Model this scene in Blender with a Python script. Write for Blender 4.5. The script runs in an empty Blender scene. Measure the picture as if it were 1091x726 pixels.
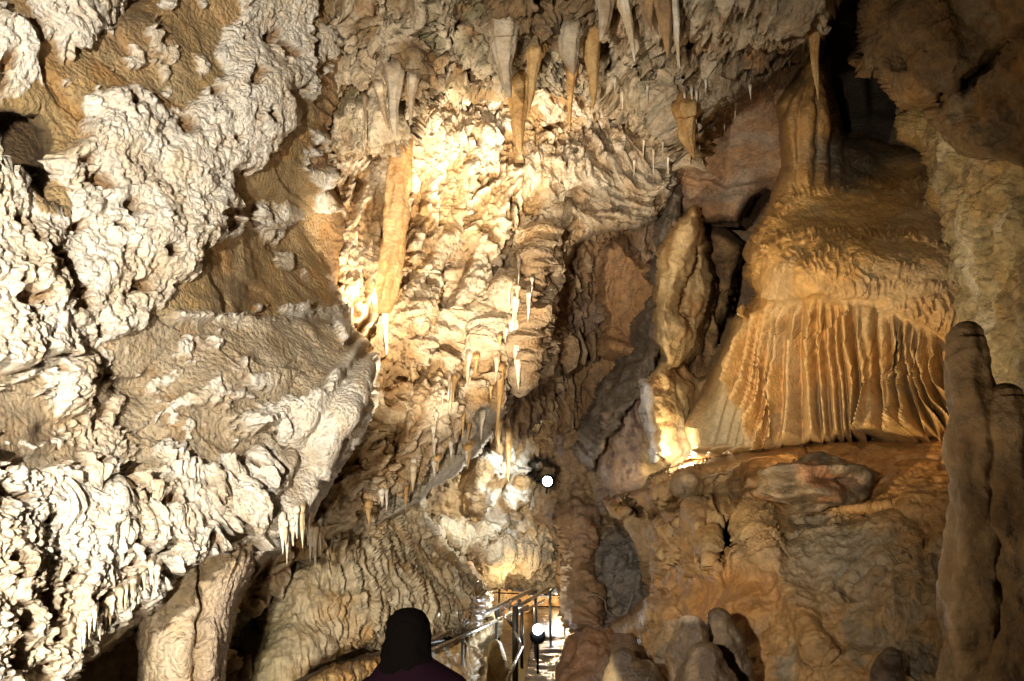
import bpy, bmesh, math, random
import numpy as np
from mathutils import Vector, Matrix

# ------------------------------------------------------------------ camera
W, H, FPX = 1091.0, 726.0, 900.0
PITCH = math.radians(14.5)
CAMZ = 1.60
scene = bpy.context.scene
col = scene.collection
cd = bpy.data.cameras.new("camera")
cam = bpy.data.objects.new("camera", cd)
col.objects.link(cam)
cam.location = (0, 0, CAMZ)
cam.rotation_euler = (math.pi / 2 + PITCH, 0, 0)
cd.sensor_width = 36.0
cd.lens = 36.0 * FPX / W
cd.clip_start = 0.05
cd.clip_end = 200
scene.camera = cam

# ------------------------------------------------------------------ world, exposure
wd = bpy.data.worlds.new("World")
scene.world = wd
wd.use_nodes = True
bg = wd.node_tree.nodes["Background"]
bg.inputs[0].default_value = (1.0, 0.72, 0.45, 1)
bg.inputs[1].default_value = 0.0
vs = scene.view_settings
vs.view_transform = 'Standard'
vs.look = 'None'
vs.exposure = 0.25
vs.gamma = 1.0
vs.use_curve_mapping = False
scene.cycles.max_bounces = 6
scene.cycles.diffuse_bounces = 4
scene.cycles.glossy_bounces = 3
scene.cycles.use_denoising = True
try:
    scene.cycles.denoiser = 'OPENIMAGEDENOISE'
except Exception:
    pass
scene.cycles.sample_clamp_indirect = 4.0

cP, sP = math.cos(PITCH), math.sin(PITCH)


def pt(px, py, d):
    """world point that stands d metres ahead at photo position px, py (arrays allowed)"""
    px = np.asarray(px, dtype=np.float64); py = np.asarray(py, dtype=np.float64); d = np.asarray(d, dtype=np.float64)
    x = (px - W / 2) / FPX * d
    u = -(py - H / 2) / FPX * d
    return np.stack([x, d * cP - u * sP, CAMZ + d * sP + u * cP], axis=-1)


def V(px, py, d):
    return Vector(pt(px, py, d).tolist())


# ------------------------------------------------------------------ lamps of the show cave, and added fill lamps
def aim(o, target):
    dr = Vector(target) - o.location
    o.rotation_euler = dr.to_track_quat('-Z', 'Y').to_euler()


def lamp(name, kind, loc, energy, color, size=0.03, target=None, angle=90, blend=0.5):
    l = bpy.data.lights.new(name, kind)
    l.energy = energy
    l.color = color
    l.shadow_soft_size = size
    if kind == 'SPOT':
        l.spot_size = math.radians(angle)
        l.spot_blend = blend
    o = bpy.data.objects.new(name, l)
    o.location = loc
    col.objects.link(o)
    if target is not None:
        aim(o, target)
    return o


COOL = (1.0, 0.92, 0.80)
WARM = (1.0, 0.77, 0.48)
AMBER = (1.0, 0.66, 0.34)
LAMPS = [
    # big flood beside the path, left of the camera, washing the left wall
    ("flood_light", 'SPOT', (-0.9, -0.3, 1.85), 1950, COOL, 0.05, tuple(pt(110, 420, 4.3)), 108, 0.8),
    ("low_fill_light", 'SPOT', (-0.95, 0.5, 0.7), 620, (1.0, 0.88, 0.72), 0.05, tuple(pt(160, 600, 4.3)), 100, 1.0),  # unseen low fill, added to soften the shading of the left wall
    # lamp tucked behind the rim of the left wall
    ("rim_light", 'POINT', tuple(pt(386, 318, 7.9)), 26, WARM, 0.05, None, 0, 0),
    # lamps that wash the central wall from below
    ("wash_light", 'SPOT', tuple(pt(490, 560, 5.6)), 1350, (1.0, 0.87, 0.69), 0.05, tuple(pt(490, 170, 9.0)), 74, 1.0),
    ("niche_light", 'SPOT', tuple(pt(520, 270, 6.9)), 800, (1.0, 0.86, 0.64), 0.05, tuple(pt(510, 125, 9.2)), 66, 1.0),
    # ledge lamp on the right
    ("ledge_light", 'POINT', tuple(pt(730, 494, 8.4)), 48, (1.0, 0.80, 0.52), 0.05, None, 0, 0),
    # warm flood on the flowstone curtain
    ("curtain_light", 'SPOT', (-0.35, 4.3, 1.3), 640, (1.0, 0.74, 0.42), 0.05, tuple(pt(930, 330, 7)), 46, 0.7),
    # unseen small lamp added to brighten the pillar close by
    ("pillar_fill_light", 'SPOT', (-0.2, 2.6, 1.3), 30, WARM, 0.04, tuple(pt(1040, 520, 2.9)), 64, 1.0),
    # passage and far chamber
    ("roof_fill_light", 'SPOT', (0.5, 1.5, 1.0), 80, WARM, 0.05, tuple(pt(1075, 50, 5.4)), 34, 1.0),  # unseen fill, added to brighten the upper right roof
    ("passage_fill_light", 'POINT', tuple(pt(548, 636, 10.9)), 24, WARM, 0.06, None, 0, 0),  # unseen fill, added to lift the dark recess and passage wall
    ("far_lamp", 'POINT', tuple(pt(588, 652, 13.6)), 7, (0.9, 0.95, 1.0), 0.08, None, 0, 0),
    ("chamber_light", 'POINT', tuple(pt(602, 634, 14.5)), 75, AMBER, 0.06, None, 0, 0),
]
for L in LAMPS:
    lamp(*L)

# ------------------------------------------------------------------ numpy noise
U = np.uint32


def _hash(ix, iy, iz, seed):
    n = (ix.astype(np.int64) * 374761393 + iy.astype(np.int64) * 668265263 + iz.astype(np.int64) * 2147483647 * 3
         + iz.astype(np.int64) * 1274126177 + int(seed) * 974634777) & 0xFFFFFFFF
    n = ((n ^ (n >> 13)) * 1274126177) & 0xFFFFFFFF
    n = ((n ^ (n >> 15)) * 2246822519) & 0xFFFFFFFF
    return (n ^ (n >> 16))


def rnd(ix, iy, iz, seed):
    return (_hash(ix, iy, iz, seed) & 0xFFFFFF).astype(np.float64) / float(0x1000000)


_rg = np.random.RandomState(5)
GR = _rg.normal(size=(256, 3)); GR /= np.linalg.norm(GR, axis=1)[:, None]
_PM = _rg.permutation(256).astype(np.int32)
_PM = np.concatenate([_PM, _PM, _PM])


def perlin(p, seed=0):
    p = p + np.array([seed * 17.13, seed * 5.71, seed * 9.37])
    i = np.floor(p).astype(np.int32)
    f = p - i
    w = f * f * f * (f * (f * 6 - 15) + 10)
    i &= 255
    out = 0
    for a in (0, 1):
        wa = w[:, 0] if a else 1 - w[:, 0]
        ha = _PM[(i[:, 0] + a) & 255]
        for b in (0, 1):
            wb = w[:, 1] if b else 1 - w[:, 1]
            hb = _PM[(ha + i[:, 1] + b) & 255]
            for c in (0, 1):
                wc = w[:, 2] if c else 1 - w[:, 2]
                g = GR[_PM[(hb + i[:, 2] + c) & 255]]
                dt = g[:, 0] * (f[:, 0] - a) + g[:, 1] * (f[:, 1] - b) + g[:, 2] * (f[:, 2] - c)
                out = out + wa * wb * wc * dt
    return out * 1.5


def fbm(p, octs=4, seed=0, gain=0.5, lac=2.03):
    s, a, t = 0, 1.0, 0
    for k in range(octs):
        s = s + a * perlin(p * (lac ** k), seed + k * 3 + 1)
        t += a; a *= gain
    return s / t


def ridged(p, octs=4, seed=0, gain=0.55):
    s, a, t = 0, 1.0, 0
    for k in range(octs):
        s = s + a * (1 - np.abs(perlin(p * (2.07 ** k), seed + k * 3 + 1)) * 2)
        t += a; a *= gain
    return s / t


def worley(p, seed=0):
    i = np.floor(p).astype(np.int64)
    f = p - i
    F1 = np.full(len(p), 9.0); F2 = np.full(len(p), 9.0)
    for a in (-1, 0, 1):
        for b in (-1, 0, 1):
            for c in (-1, 0, 1):
                h = _hash(i[:, 0] + a, i[:, 1] + b, i[:, 2] + c, seed)
                dx = a + (h & 1023) / 1023.0 - f[:, 0]
                dy = b + ((h >> 10) & 1023) / 1023.0 - f[:, 1]
                dz = c + ((h >> 20) & 1023) / 1023.0 - f[:, 2]
                d = dx * dx + dy * dy + dz * dz
                m = d < F1
                F2 = np.where(m, F1, np.minimum(F2, d))
                F1 = np.where(m, d, F1)
    return np.sqrt(F1), np.sqrt(F2)


def vnoise(p, octs=2, seed=0):
    return np.stack([fbm(p, octs, seed), fbm(p, octs, seed + 31), fbm(p, octs, seed + 67)], axis=-1)


def lobes(u, v, seed=0, jag=1.0):
    """hanging lobes: each swells downward (v grows down) and ends in an undercut tip"""
    iu = np.floor(u).astype(np.int64); iv = np.floor(v).astype(np.int64)
    best = np.zeros(len(u))
    z = np.zeros_like(iu)
    for di in (-1, 0, 1):
        for dj in (-2, -1, 0, 1):
            r1 = rnd(iu + di, iv + dj, z, seed); r2 = rnd(iu + di, iv + dj, z + 1, seed)
            r3 = rnd(iu + di, iv + dj, z + 2, seed); r4 = rnd(iu + di, iv + dj, z + 3, seed)
            dx = u - (iu + di + r1); dy = v - (iv + dj + r2)
            Ln = 0.25 + 0.75 * r3
            t = (dy + 1.0) / (1.0 + Ln)
            w = (0.30 + 0.45 * r4) * np.sqrt(np.clip(1 - t, 0, 1) ** jag + 1e-6)
            a = 1 - (dx / (w + 1e-6)) ** 2
            h = np.where((t > 0) & (t < 1), t, 0) * np.sqrt(np.clip(a, 0, 1)) * (0.55 + 0.45 * r3)
            best = np.maximum(best, h)
    return best


def dome(x, e):
    return np.clip(1 - x * x, 0, 1) ** e


def popcorn(p, seed=0, s=1.0):
    """botryoidal crust height 0..1 built of round lumps on round lumps; p in metres"""
    q = p + 0.018 * s * vnoise(p * 7 / s, 2, seed + 3)
    f1, f2 = worley(q * (5.5 / s), seed + 1)
    g1, _ = worley(q * (13 / s), seed + 2)
    k1, _ = worley((q + 0.004 * s * vnoise(p * 30 / s, 1, seed)) * (29.0 / s), seed + 5)
    h = 0.36 * dome(f1 / 0.95, 0.8) + 0.32 * dome(g1 / 0.9, 0.75) + 0.26 * dome(k1 / 0.9, 0.8)
    return h


# ------------------------------------------------------------------ plan helpers (work in photo pixels)
def ss(a, b, x):
    t = np.clip((x - a) / (b - a), 0, 1)
    return t * t * (3 - 2 * t)


def poly_sd(px, py, poly):
    """signed distance to a polygon, positive inside"""
    poly = np.asarray(poly, dtype=np.float64)
    n = len(poly)
    d = np.full(px.shape, 1e9)
    ins = np.zeros(px.shape, dtype=bool)
    for k in range(n):
        ax, ay = poly[k]; bx, by = poly[(k + 1) % n]
        ex, ey = bx - ax, by - ay
        t = np.clip(((px - ax) * ex + (py - ay) * ey) / (ex * ex + ey * ey + 1e-9), 0, 1)
        d = np.minimum(d, (px - ax - t * ex) ** 2 + (py - ay - t * ey) ** 2)
        c = ((ay > py) != (by > py))
        with np.errstate(divide='ignore', invalid='ignore'):
            xi = (bx - ax) * (py - ay) / (by - ay + 1e-12) + ax
        ins ^= c & (px < xi)
    d = np.sqrt(d)
    return np.where(ins, d, -d)


def stroke(px, py, pts):
    """distance to a polyline, parameter 0..1 along it, signed side (positive = right of travel)"""
    best = np.full(px.shape, 1e9); par = np.zeros(px.shape); side = np.zeros(px.shape)
    tot = sum(math.hypot(pts[k + 1][0] - pts[k][0], pts[k + 1][1] - pts[k][1]) for k in range(len(pts) - 1))
    run = 0
    for k in range(len(pts) - 1):
        ax, ay = pts[k]; bx, by = pts[k + 1]
        ex, ey = bx - ax, by - ay
        ln = math.hypot(ex, ey)
        t = np.clip(((px - ax) * ex + (py - ay) * ey) / (ln * ln), 0, 1)
        d = np.hypot(px - ax - t * ex, py - ay - t * ey)
        s = np.sign(ex * (py - ay) - ey * (px - ax))
        m = d < best
        best = np.where(m, d, best); par = np.where(m, (run + t * ln) / tot, par); side = np.where(m, s, side)
        run += ln
    return best, par, side


def tps(ctrl):
    c = np.asarray(ctrl, dtype=np.float64)
    X = c[:, :2] / 100.0; y = c[:, 2]; n = len(c)

    def phi(r2):
        return 0.5 * r2 * np.log(r2 + 1e-9)
    r2 = ((X[:, None] - X[None]) ** 2).sum(-1)
    A = np.zeros((n + 3, n + 3))
    A[:n, :n] = phi(r2) + np.eye(n) * 0.02
    A[:n, n] = 1; A[:n, n + 1:] = X
    A[n, :n] = 1; A[n + 1:, :n] = X.T
    w = np.linalg.solve(A, np.concatenate([y, [0, 0, 0]]))

    def f(px, py):
        x = px / 100.0; yy = py / 100.0
        out = w[n] + w[n + 1] * x + w[n + 2] * yy
        for k in range(n):
            out = out + w[k] * phi((x - X[k, 0]) ** 2 + (yy - X[k, 1]) ** 2)
        return out
    return f


def mesh_np(name, verts, faces, colr=None, wet=None, mat=None, smooth=True, origin=None):
    verts = np.asarray(verts, dtype=np.float64)
    if origin is not None:
        verts = verts - np.asarray(origin)
    me = bpy.data.meshes.new(name)
    faces = np.asarray(faces, dtype=np.int32)
    nv, nf, k = len(verts), len(faces), faces.shape[1]
    me.vertices.add(nv); me.vertices.foreach_set("co", verts.astype(np.float32).ravel())
    me.loops.add(nf * k); me.loops.foreach_set("vertex_index", faces.ravel())
    me.polygons.add(nf)
    me.polygons.foreach_set("loop_start", np.arange(0, nf * k, k, dtype=np.int32))
    me.polygons.foreach_set("loop_total", np.full(nf, k, dtype=np.int32))
    me.update(calc_edges=True)
    if smooth:
        me.polygons.foreach_set("use_smooth", np.ones(nf, dtype=bool))
    if colr is not None:
        a = me.attributes.new("Tone", 'FLOAT_COLOR', 'POINT')
        c4 = np.concatenate([np.clip(colr, 0.0, 0.9), np.ones((nv, 1))], axis=1).astype(np.float32)
        a.data.foreach_set("color", c4.ravel())
    if wet is not None:
        a = me.attributes.new("Wet", 'FLOAT', 'POINT')
        a.data.foreach_set("value", np.broadcast_to(np.asarray(wet, dtype=np.float32), (nv,)).copy())
    if mat:
        me.materials.append(mat)
    o = bpy.data.objects.new(name, me)
    if origin is not None:
        o.location = tuple(origin)
    col.objects.link(o)
    return o


def tag(o, label=None, cat=None, group=None, kind=None):
    if label: o['label'] = label
    if cat: o['category'] = cat
    if group: o['group'] = group
    if kind: o['kind'] = kind
    return o


# ------------------------------------------------------------------ materials
def rock_material(name, bump=0.6, scale=38.0, vor=0.35, vsc=1.1, rough=0.82, speck=0.30, wetr=0.22, sss=0.0):
    m = bpy.data.materials.new(name); m.use_nodes = True
    nt = m.node_tree; N = nt.nodes; L = nt.links
    b = N["Principled BSDF"]
    at = N.new("ShaderNodeAttribute"); at.attribute_name = "Tone"
    aw = N.new("ShaderNodeAttribute"); aw.attribute_name = "Wet"
    geo = N.new("ShaderNodeNewGeometry")
    n1 = N.new("ShaderNodeTexNoise"); n1.inputs["Scale"].default_value = scale * 0.45
    n1.inputs["Detail"].default_value = 7; n1.inputs["Roughness"].default_value = 0.68
    n2 = N.new("ShaderNodeTexNoise"); n2.inputs["Scale"].default_value = scale * 0.09
    n2.inputs["Detail"].default_value = 5; n2.inputs["Roughness"].default_value = 0.6
    n3 = N.new("ShaderNodeTexNoise"); n3.inputs["Scale"].default_value = scale
    n3.inputs["Detail"].default_value = 8; n3.inputs["Roughness"].default_value = 0.7
    vo = N.new("ShaderNodeTexVoronoi"); vo.inputs["Scale"].default_value = scale * vsc
    vw = N.new("ShaderNodeVectorMath"); vw.operation = 'MULTIPLY_ADD'; vw.inputs[1].default_value = (0.05, 0.05, 0.05)
    for n in (n1, n2, n3):
        L.new(geo.outputs["Position"], n.inputs["Vector"])
    L.new(n1.outputs["Color"], vw.inputs[0]); L.new(geo.outputs["Position"], vw.inputs[2]); L.new(vw.outputs[0], vo.inputs["Vector"])
    # mottling of the stone itself
    r1 = N.new("ShaderNodeMapRange"); r1.inputs[1].default_value = 0.3; r1.inputs[2].default_value = 0.7
    r1.inputs[3].default_value = 1 - speck; r1.inputs[4].default_value = 1 + speck * 0.75
    L.new(n1.outputs["Fac"], r1.inputs[0])
    r2 = N.new("ShaderNodeMapRange"); r2.inputs[1].default_value = 0.3; r2.inputs[2].default_value = 0.7
    r2.inputs[3].default_value = 0.85; r2.inputs[4].default_value = 1.12
    L.new(n2.outputs["Fac"], r2.inputs[0])
    mu = N.new("ShaderNodeMath"); mu.operation = 'MULTIPLY'
    L.new(r1.outputs[0], mu.inputs[0]); L.new(r2.outputs[0], mu.inputs[1])
    vm = N.new("ShaderNodeVectorMath"); vm.operation = 'SCALE'
    L.new(at.outputs["Color"], vm.inputs[0]); L.new(mu.outputs[0], vm.inputs["Scale"])
    # ochre staining in blotches
    mx = N.new("ShaderNodeMix"); mx.data_type = 'RGBA'; mx.blend_type = 'MULTIPLY'
    r3 = N.new("ShaderNodeMapRange"); r3.inputs[1].default_value = 0.48; r3.inputs[2].default_value = 0.72
    r3.inputs[3].default_value = 0.0; r3.inputs[4].default_value = 0.55
    n4 = N.new("ShaderNodeTexNoise"); n4.inputs["Scale"].default_value = scale * 0.2
    n4.inputs["Detail"].default_value = 6; n4.inputs["Roughness"].default_value = 0.7
    L.new(geo.outputs["Position"], n4.inputs["Vector"])
    L.new(n4.outputs["Fac"], r3.inputs[0]); L.new(r3.outputs[0], mx.inputs[0])
    L.new(vm.outputs[0], mx.inputs[6]); mx.inputs[7].default_value = (0.92, 0.72, 0.46, 1)
    L.new(mx.outputs[2], b.inputs["Base Color"])
    # roughness
    rr = N.new("ShaderNodeMapRange"); rr.inputs[1].default_value = 0; rr.inputs[2].default_value = 1
    rr.inputs[3].default_value = rough; rr.inputs[4].default_value = wetr
    L.new(aw.outputs["Fac"], rr.inputs[0]); L.new(rr.outputs[0], b.inputs["Roughness"])
    # bump
    ad = N.new("ShaderNodeMath"); ad.operation = 'MULTIPLY_ADD'
    L.new(vo.outputs["Distance"], ad.inputs[0]); ad.inputs[1].default_value = vor
    L.new(n3.outputs["Fac"], ad.inputs[2])
    bp = N.new("ShaderNodeBump"); bp.inputs["Strength"].default_value = bump
    bp.inputs["Distance"].default_value = 0.045
    L.new(ad.outputs[0], bp.inputs["Height"]); L.new(bp.outputs[0], b.inputs["Normal"])
    if sss:
        b.inputs["Subsurface Weight"].default_value = sss
        b.inputs["Subsurface Radius"].default_value = (0.06, 0.03, 0.012)
        b.inputs["Subsurface Scale"].default_value = 0.5
    return m


def plain(name, colr, rough=0.5, metal=0.0, emit=None, es=0.0):
    m = bpy.data.materials.new(name); m.use_nodes = True
    nt = m.node_tree; b = nt.nodes["Principled BSDF"]
    b.inputs["Base Color"].default_value = (*colr, 1)
    b.inputs["Metallic"].default_value = metal
    n = nt.nodes.new("ShaderNodeTexNoise"); n.inputs["Scale"].default_value = 25; n.inputs["Detail"].default_value = 5
    r = nt.nodes.new("ShaderNodeMapRange"); r.inputs[3].default_value = max(0.05, rough - 0.12); r.inputs[4].default_value = min(1, rough + 0.15)
    tc = nt.nodes.new("ShaderNodeTexCoord")
    nt.links.new(tc.outputs["Object"], n.inputs["Vector"])
    nt.links.new(n.outputs["Fac"], r.inputs[0]); nt.links.new(r.outputs[0], b.inputs["Roughness"])
    if emit:
        b.inputs["Emission Color"].default_value = (*emit, 1)
        b.inputs["Emission Strength"].default_value = es
    return m


M_CRUST = rock_material("calcite_crust", bump=0.9, scale=42, rough=0.85, speck=0.22, vor=-0.9, vsc=0.8)
M_ROCK = rock_material("cave_rock", bump=0.8, scale=30, rough=0.8, speck=0.42)
M_WALL = rock_material("lit_wall_rock", bump=0.9, scale=24, rough=0.75, speck=0.34, vor=-0.6, vsc=1.0)
M_FLOW = rock_material("flowstone", bump=0.5, scale=34, rough=0.6, speck=0.32, sss=0.0)
M_WETR = rock_material("wet_rock", bump=0.55, scale=26, rough=0.62, speck=0.42, wetr=0.12)

WHITE = np.array([0.81, 0.745, 0.63]); CREAM = np.array([0.68, 0.55, 0.37]); TAN = np.array([0.46, 0.32, 0.16])
CLAY = np.array([0.21, 0.125, 0.05]); GREY = np.array([0.38, 0.35, 0.29]); ORANGE = np.array([0.52, 0.27, 0.075])
DARK = np.array([0.10, 0.065, 0.035]); OLIVE = np.array([0.27, 0.23, 0.12]); PINK = np.array([0.50, 0.38, 0.28])


class Ctx:
    pass


def mix(a, b, t):
    t = np.clip(t, 0, 1)[:, None]
    return a * (1 - t) + b * t


QUAL = 1.0


def sheet(name, poly, ctrl, fn, step=1.6, roll=14, rdepth=0.35, margin=7, jit=5.0, jscale=0.03, mat=None,
          label=None, cat=None, kind='structure', group=None, pre=None, seed=0, face=0.5):
    """a rock mass: outline, depths at chosen spots, relief function. Built at its own distance and rolled
    back round its rim so that it has thickness."""
    step = step * QUAL
    pl = np.asarray(poly, dtype=np.float64)
    x0, y0 = pl.min(0) - margin - 2; x1, y1 = pl.max(0) + margin + 2
    xs = np.arange(x0, x1, step); ys = np.arange(y0, y1, step)
    nx, ny = len(xs), len(ys)
    PX, PY = np.meshgrid(xs, ys)
    px, py = PX.ravel(), PY.ravel()
    q = np.stack([px * jscale, py * jscale, np.full_like(px, seed * 3.3)], -1)
    sd = poly_sd(px, py, poly) + jit * 2 * fbm(q, 4, seed + 50, gain=0.6)
    c = Ctx()
    dep = tps(ctrl)(px, py)
    q2 = np.stack([px * 0.02, py * 0.02, np.full_like(px, 7.7)], -1)
    c.jx = px + 12 * fbm(q2, 4, seed + 20); c.jy = py + 12 * fbm(q2, 4, seed + 40)
    if pre is not None:
        dep = dep + pre(px, py, c)
    dep = np.maximum(dep, 0.6)
    # rim
    t = np.clip(sd / roll, 0, 1)
    rd = rdepth * (1 - np.sqrt(np.clip(1 - (1 - t) ** 2, 0, 1)))
    rd = rd + np.where(sd < 0, -sd * rdepth * 0.35, 0)
    P0 = pt(px, py, dep).reshape(ny, nx, 3)
    du = np.gradient(P0, axis=1); dv = np.gradient(P0, axis=0)
    n = np.cross(du, dv); n /= np.linalg.norm(n, axis=-1, keepdims=True) + 1e-12
    camp = np.array([0, 0, CAMZ])
    flip = ((P0 - camp) * n).sum(-1) > 0
    n[flip] *= -1
    n = n.reshape(-1, 3)
    # soften the normals so that steep depth steps do not fling the relief sideways
    toc = camp - P0.reshape(-1, 3); toc /= np.linalg.norm(toc, axis=1)[:, None]
    n = n + face * toc; n /= np.linalg.norm(n, axis=1)[:, None]
    P1 = pt(px, py, dep + rd)
    keep = sd > -margin
    idx = np.nonzero(keep)[0]
    c.px, c.py, c.sd, c.P, c.N, c.dep = px[idx], py[idx], sd[idx], P1[idx], n[idx], dep[idx]
    c.jx, c.jy = c.jx[idx], c.jy[idx]
    h, colr, wet = fn(c)
    Pn = c.P + c.N * h[:, None] if h.ndim == 1 else c.P + h
    remap = np.full(nx * ny, -1, dtype=np.int64); remap[idx] = np.arange(len(idx))
    g = remap.reshape(ny, nx)
    a, b_, c_, d_ = g[:-1, :-1].ravel(), g[1:, :-1].ravel(), g[1:, 1:].ravel(), g[:-1, 1:].ravel()
    m = (a >= 0) & (b_ >= 0) & (c_ >= 0) & (d_ >= 0)
    faces = np.stack([a[m], b_[m], c_[m], d_[m]], -1)
    o = mesh_np(name, Pn, faces, colr, wet, mat or M_ROCK)
    tag(o, label, cat, group, kind)
    return o


def blob(x, y, cx, cy, rx, ry, rot=0.0):
    """1 at the centre, 0 at the rim of an ellipse"""
    a = math.radians(rot); ca, sa = math.cos(a), math.sin(a)
    u = ((x - cx) * ca + (y - cy) * sa) / rx; v = (-(x - cx) * sa + (y - cy) * ca) / ry
    return np.clip(1 - np.sqrt(u * u + v * v), 0, 1)

# ================================================================== LEFT WALL
POP = [
    [(22, -60), (135, -60), (130, 15), (118, 42), (102, 30), (90, 46), (75, 52), (60, 72), (52, 45), (28, 10)],
    [(-80, 10), (12, 20), (44, 60), (40, 88), (18, 102), (-80, 110)],
    [(90, 102), (135, 92), (180, 120), (192, 112), (235, 82), (226, 60), (248, 10), (250, -60), (345, -60), (330, 60),
     (332, 105), (300, 98), (308, 125), (280, 178), (262, 190), (242, 185), (252, 215), (246, 250), (205, 268),
     (190, 300), (178, 322), (150, 345), (100, 372), (40, 385), (-120, 420), (-120, 160), (0, 175), (40, 225), (62, 232),
     (60, 165), (82, 140)],
    [(268, 216), (300, 205), (318, 225), (300, 250), (280, 268), (266, 240)],
    [(325, 138), (352, 145), (350, 190), (335, 205), (325, 180)],
    [(198, 52), (216, 56), (222, 80), (206, 88)],
    [(44, 380), (92, 370), (100, 400), (74, 442), (44, 446)],
    [(-120, 470), (60, 468), (100, 490), (140, 500), (150, 478), (200, 485), (232, 470), (262, 440), (330, 415), (388, 385),
     (392, 430), (345, 505), (310, 545), (285, 560), (270, 600), (255, 575), (195, 602), (160, 640), (105, 690),
     (80, 705), (60, 760), (-120, 800)],
]
LW_RIDGE = [(185, 338), (230, 342), (290, 345), (345, 338), (380, 340)]


def lw_pre(px, py, c):
    x, y = c.jx, c.jy
    d = 0 * px
    # recess under the upper crust, with a sharp ledge under it
    d += 0.55 * ss(215, 300, x) * ss(352, 335, y) * ss(180, 250, y)
    # dark hollow high on the left
    d += 0.9 * np.clip(poly_sd(x, y, [(-90, 105), (40, 112), (62, 150), (62, 235), (30, 215), (-90, 150)]) / 18, 0, 1)
    # slot behind the top left cluster
    d += 0.30 * np.clip(poly_sd(x, y, [(50, 45), (110, 35), (180, 28), (175, -60), (125, -60)]) / 25, 0, 1)
    # hanging ledge on the right: swells to the lit slab
    d -= 0.35 * blob(x, y, 360, 440, 70, 60, -50)
    d -= 0.20 * blob(x, y, 250, 400, 120, 60, -20)
    # slanted gutters in the lower slab
    for p, w, a in (([(215, 560), (250, 520), (300, 470)], 9, 0.22), ([(150, 545), (110, 560)], 8, 0.15),
                    ([(330, 520), (352, 470), (385, 415)], 7, 0.20), ([(60, 535), (90, 520), (110, 545)], 8, 0.22)):
        s, t, sg = stroke(x, y, p)
        d += a * np.exp(-(s / w) ** 2)
    return d


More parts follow.
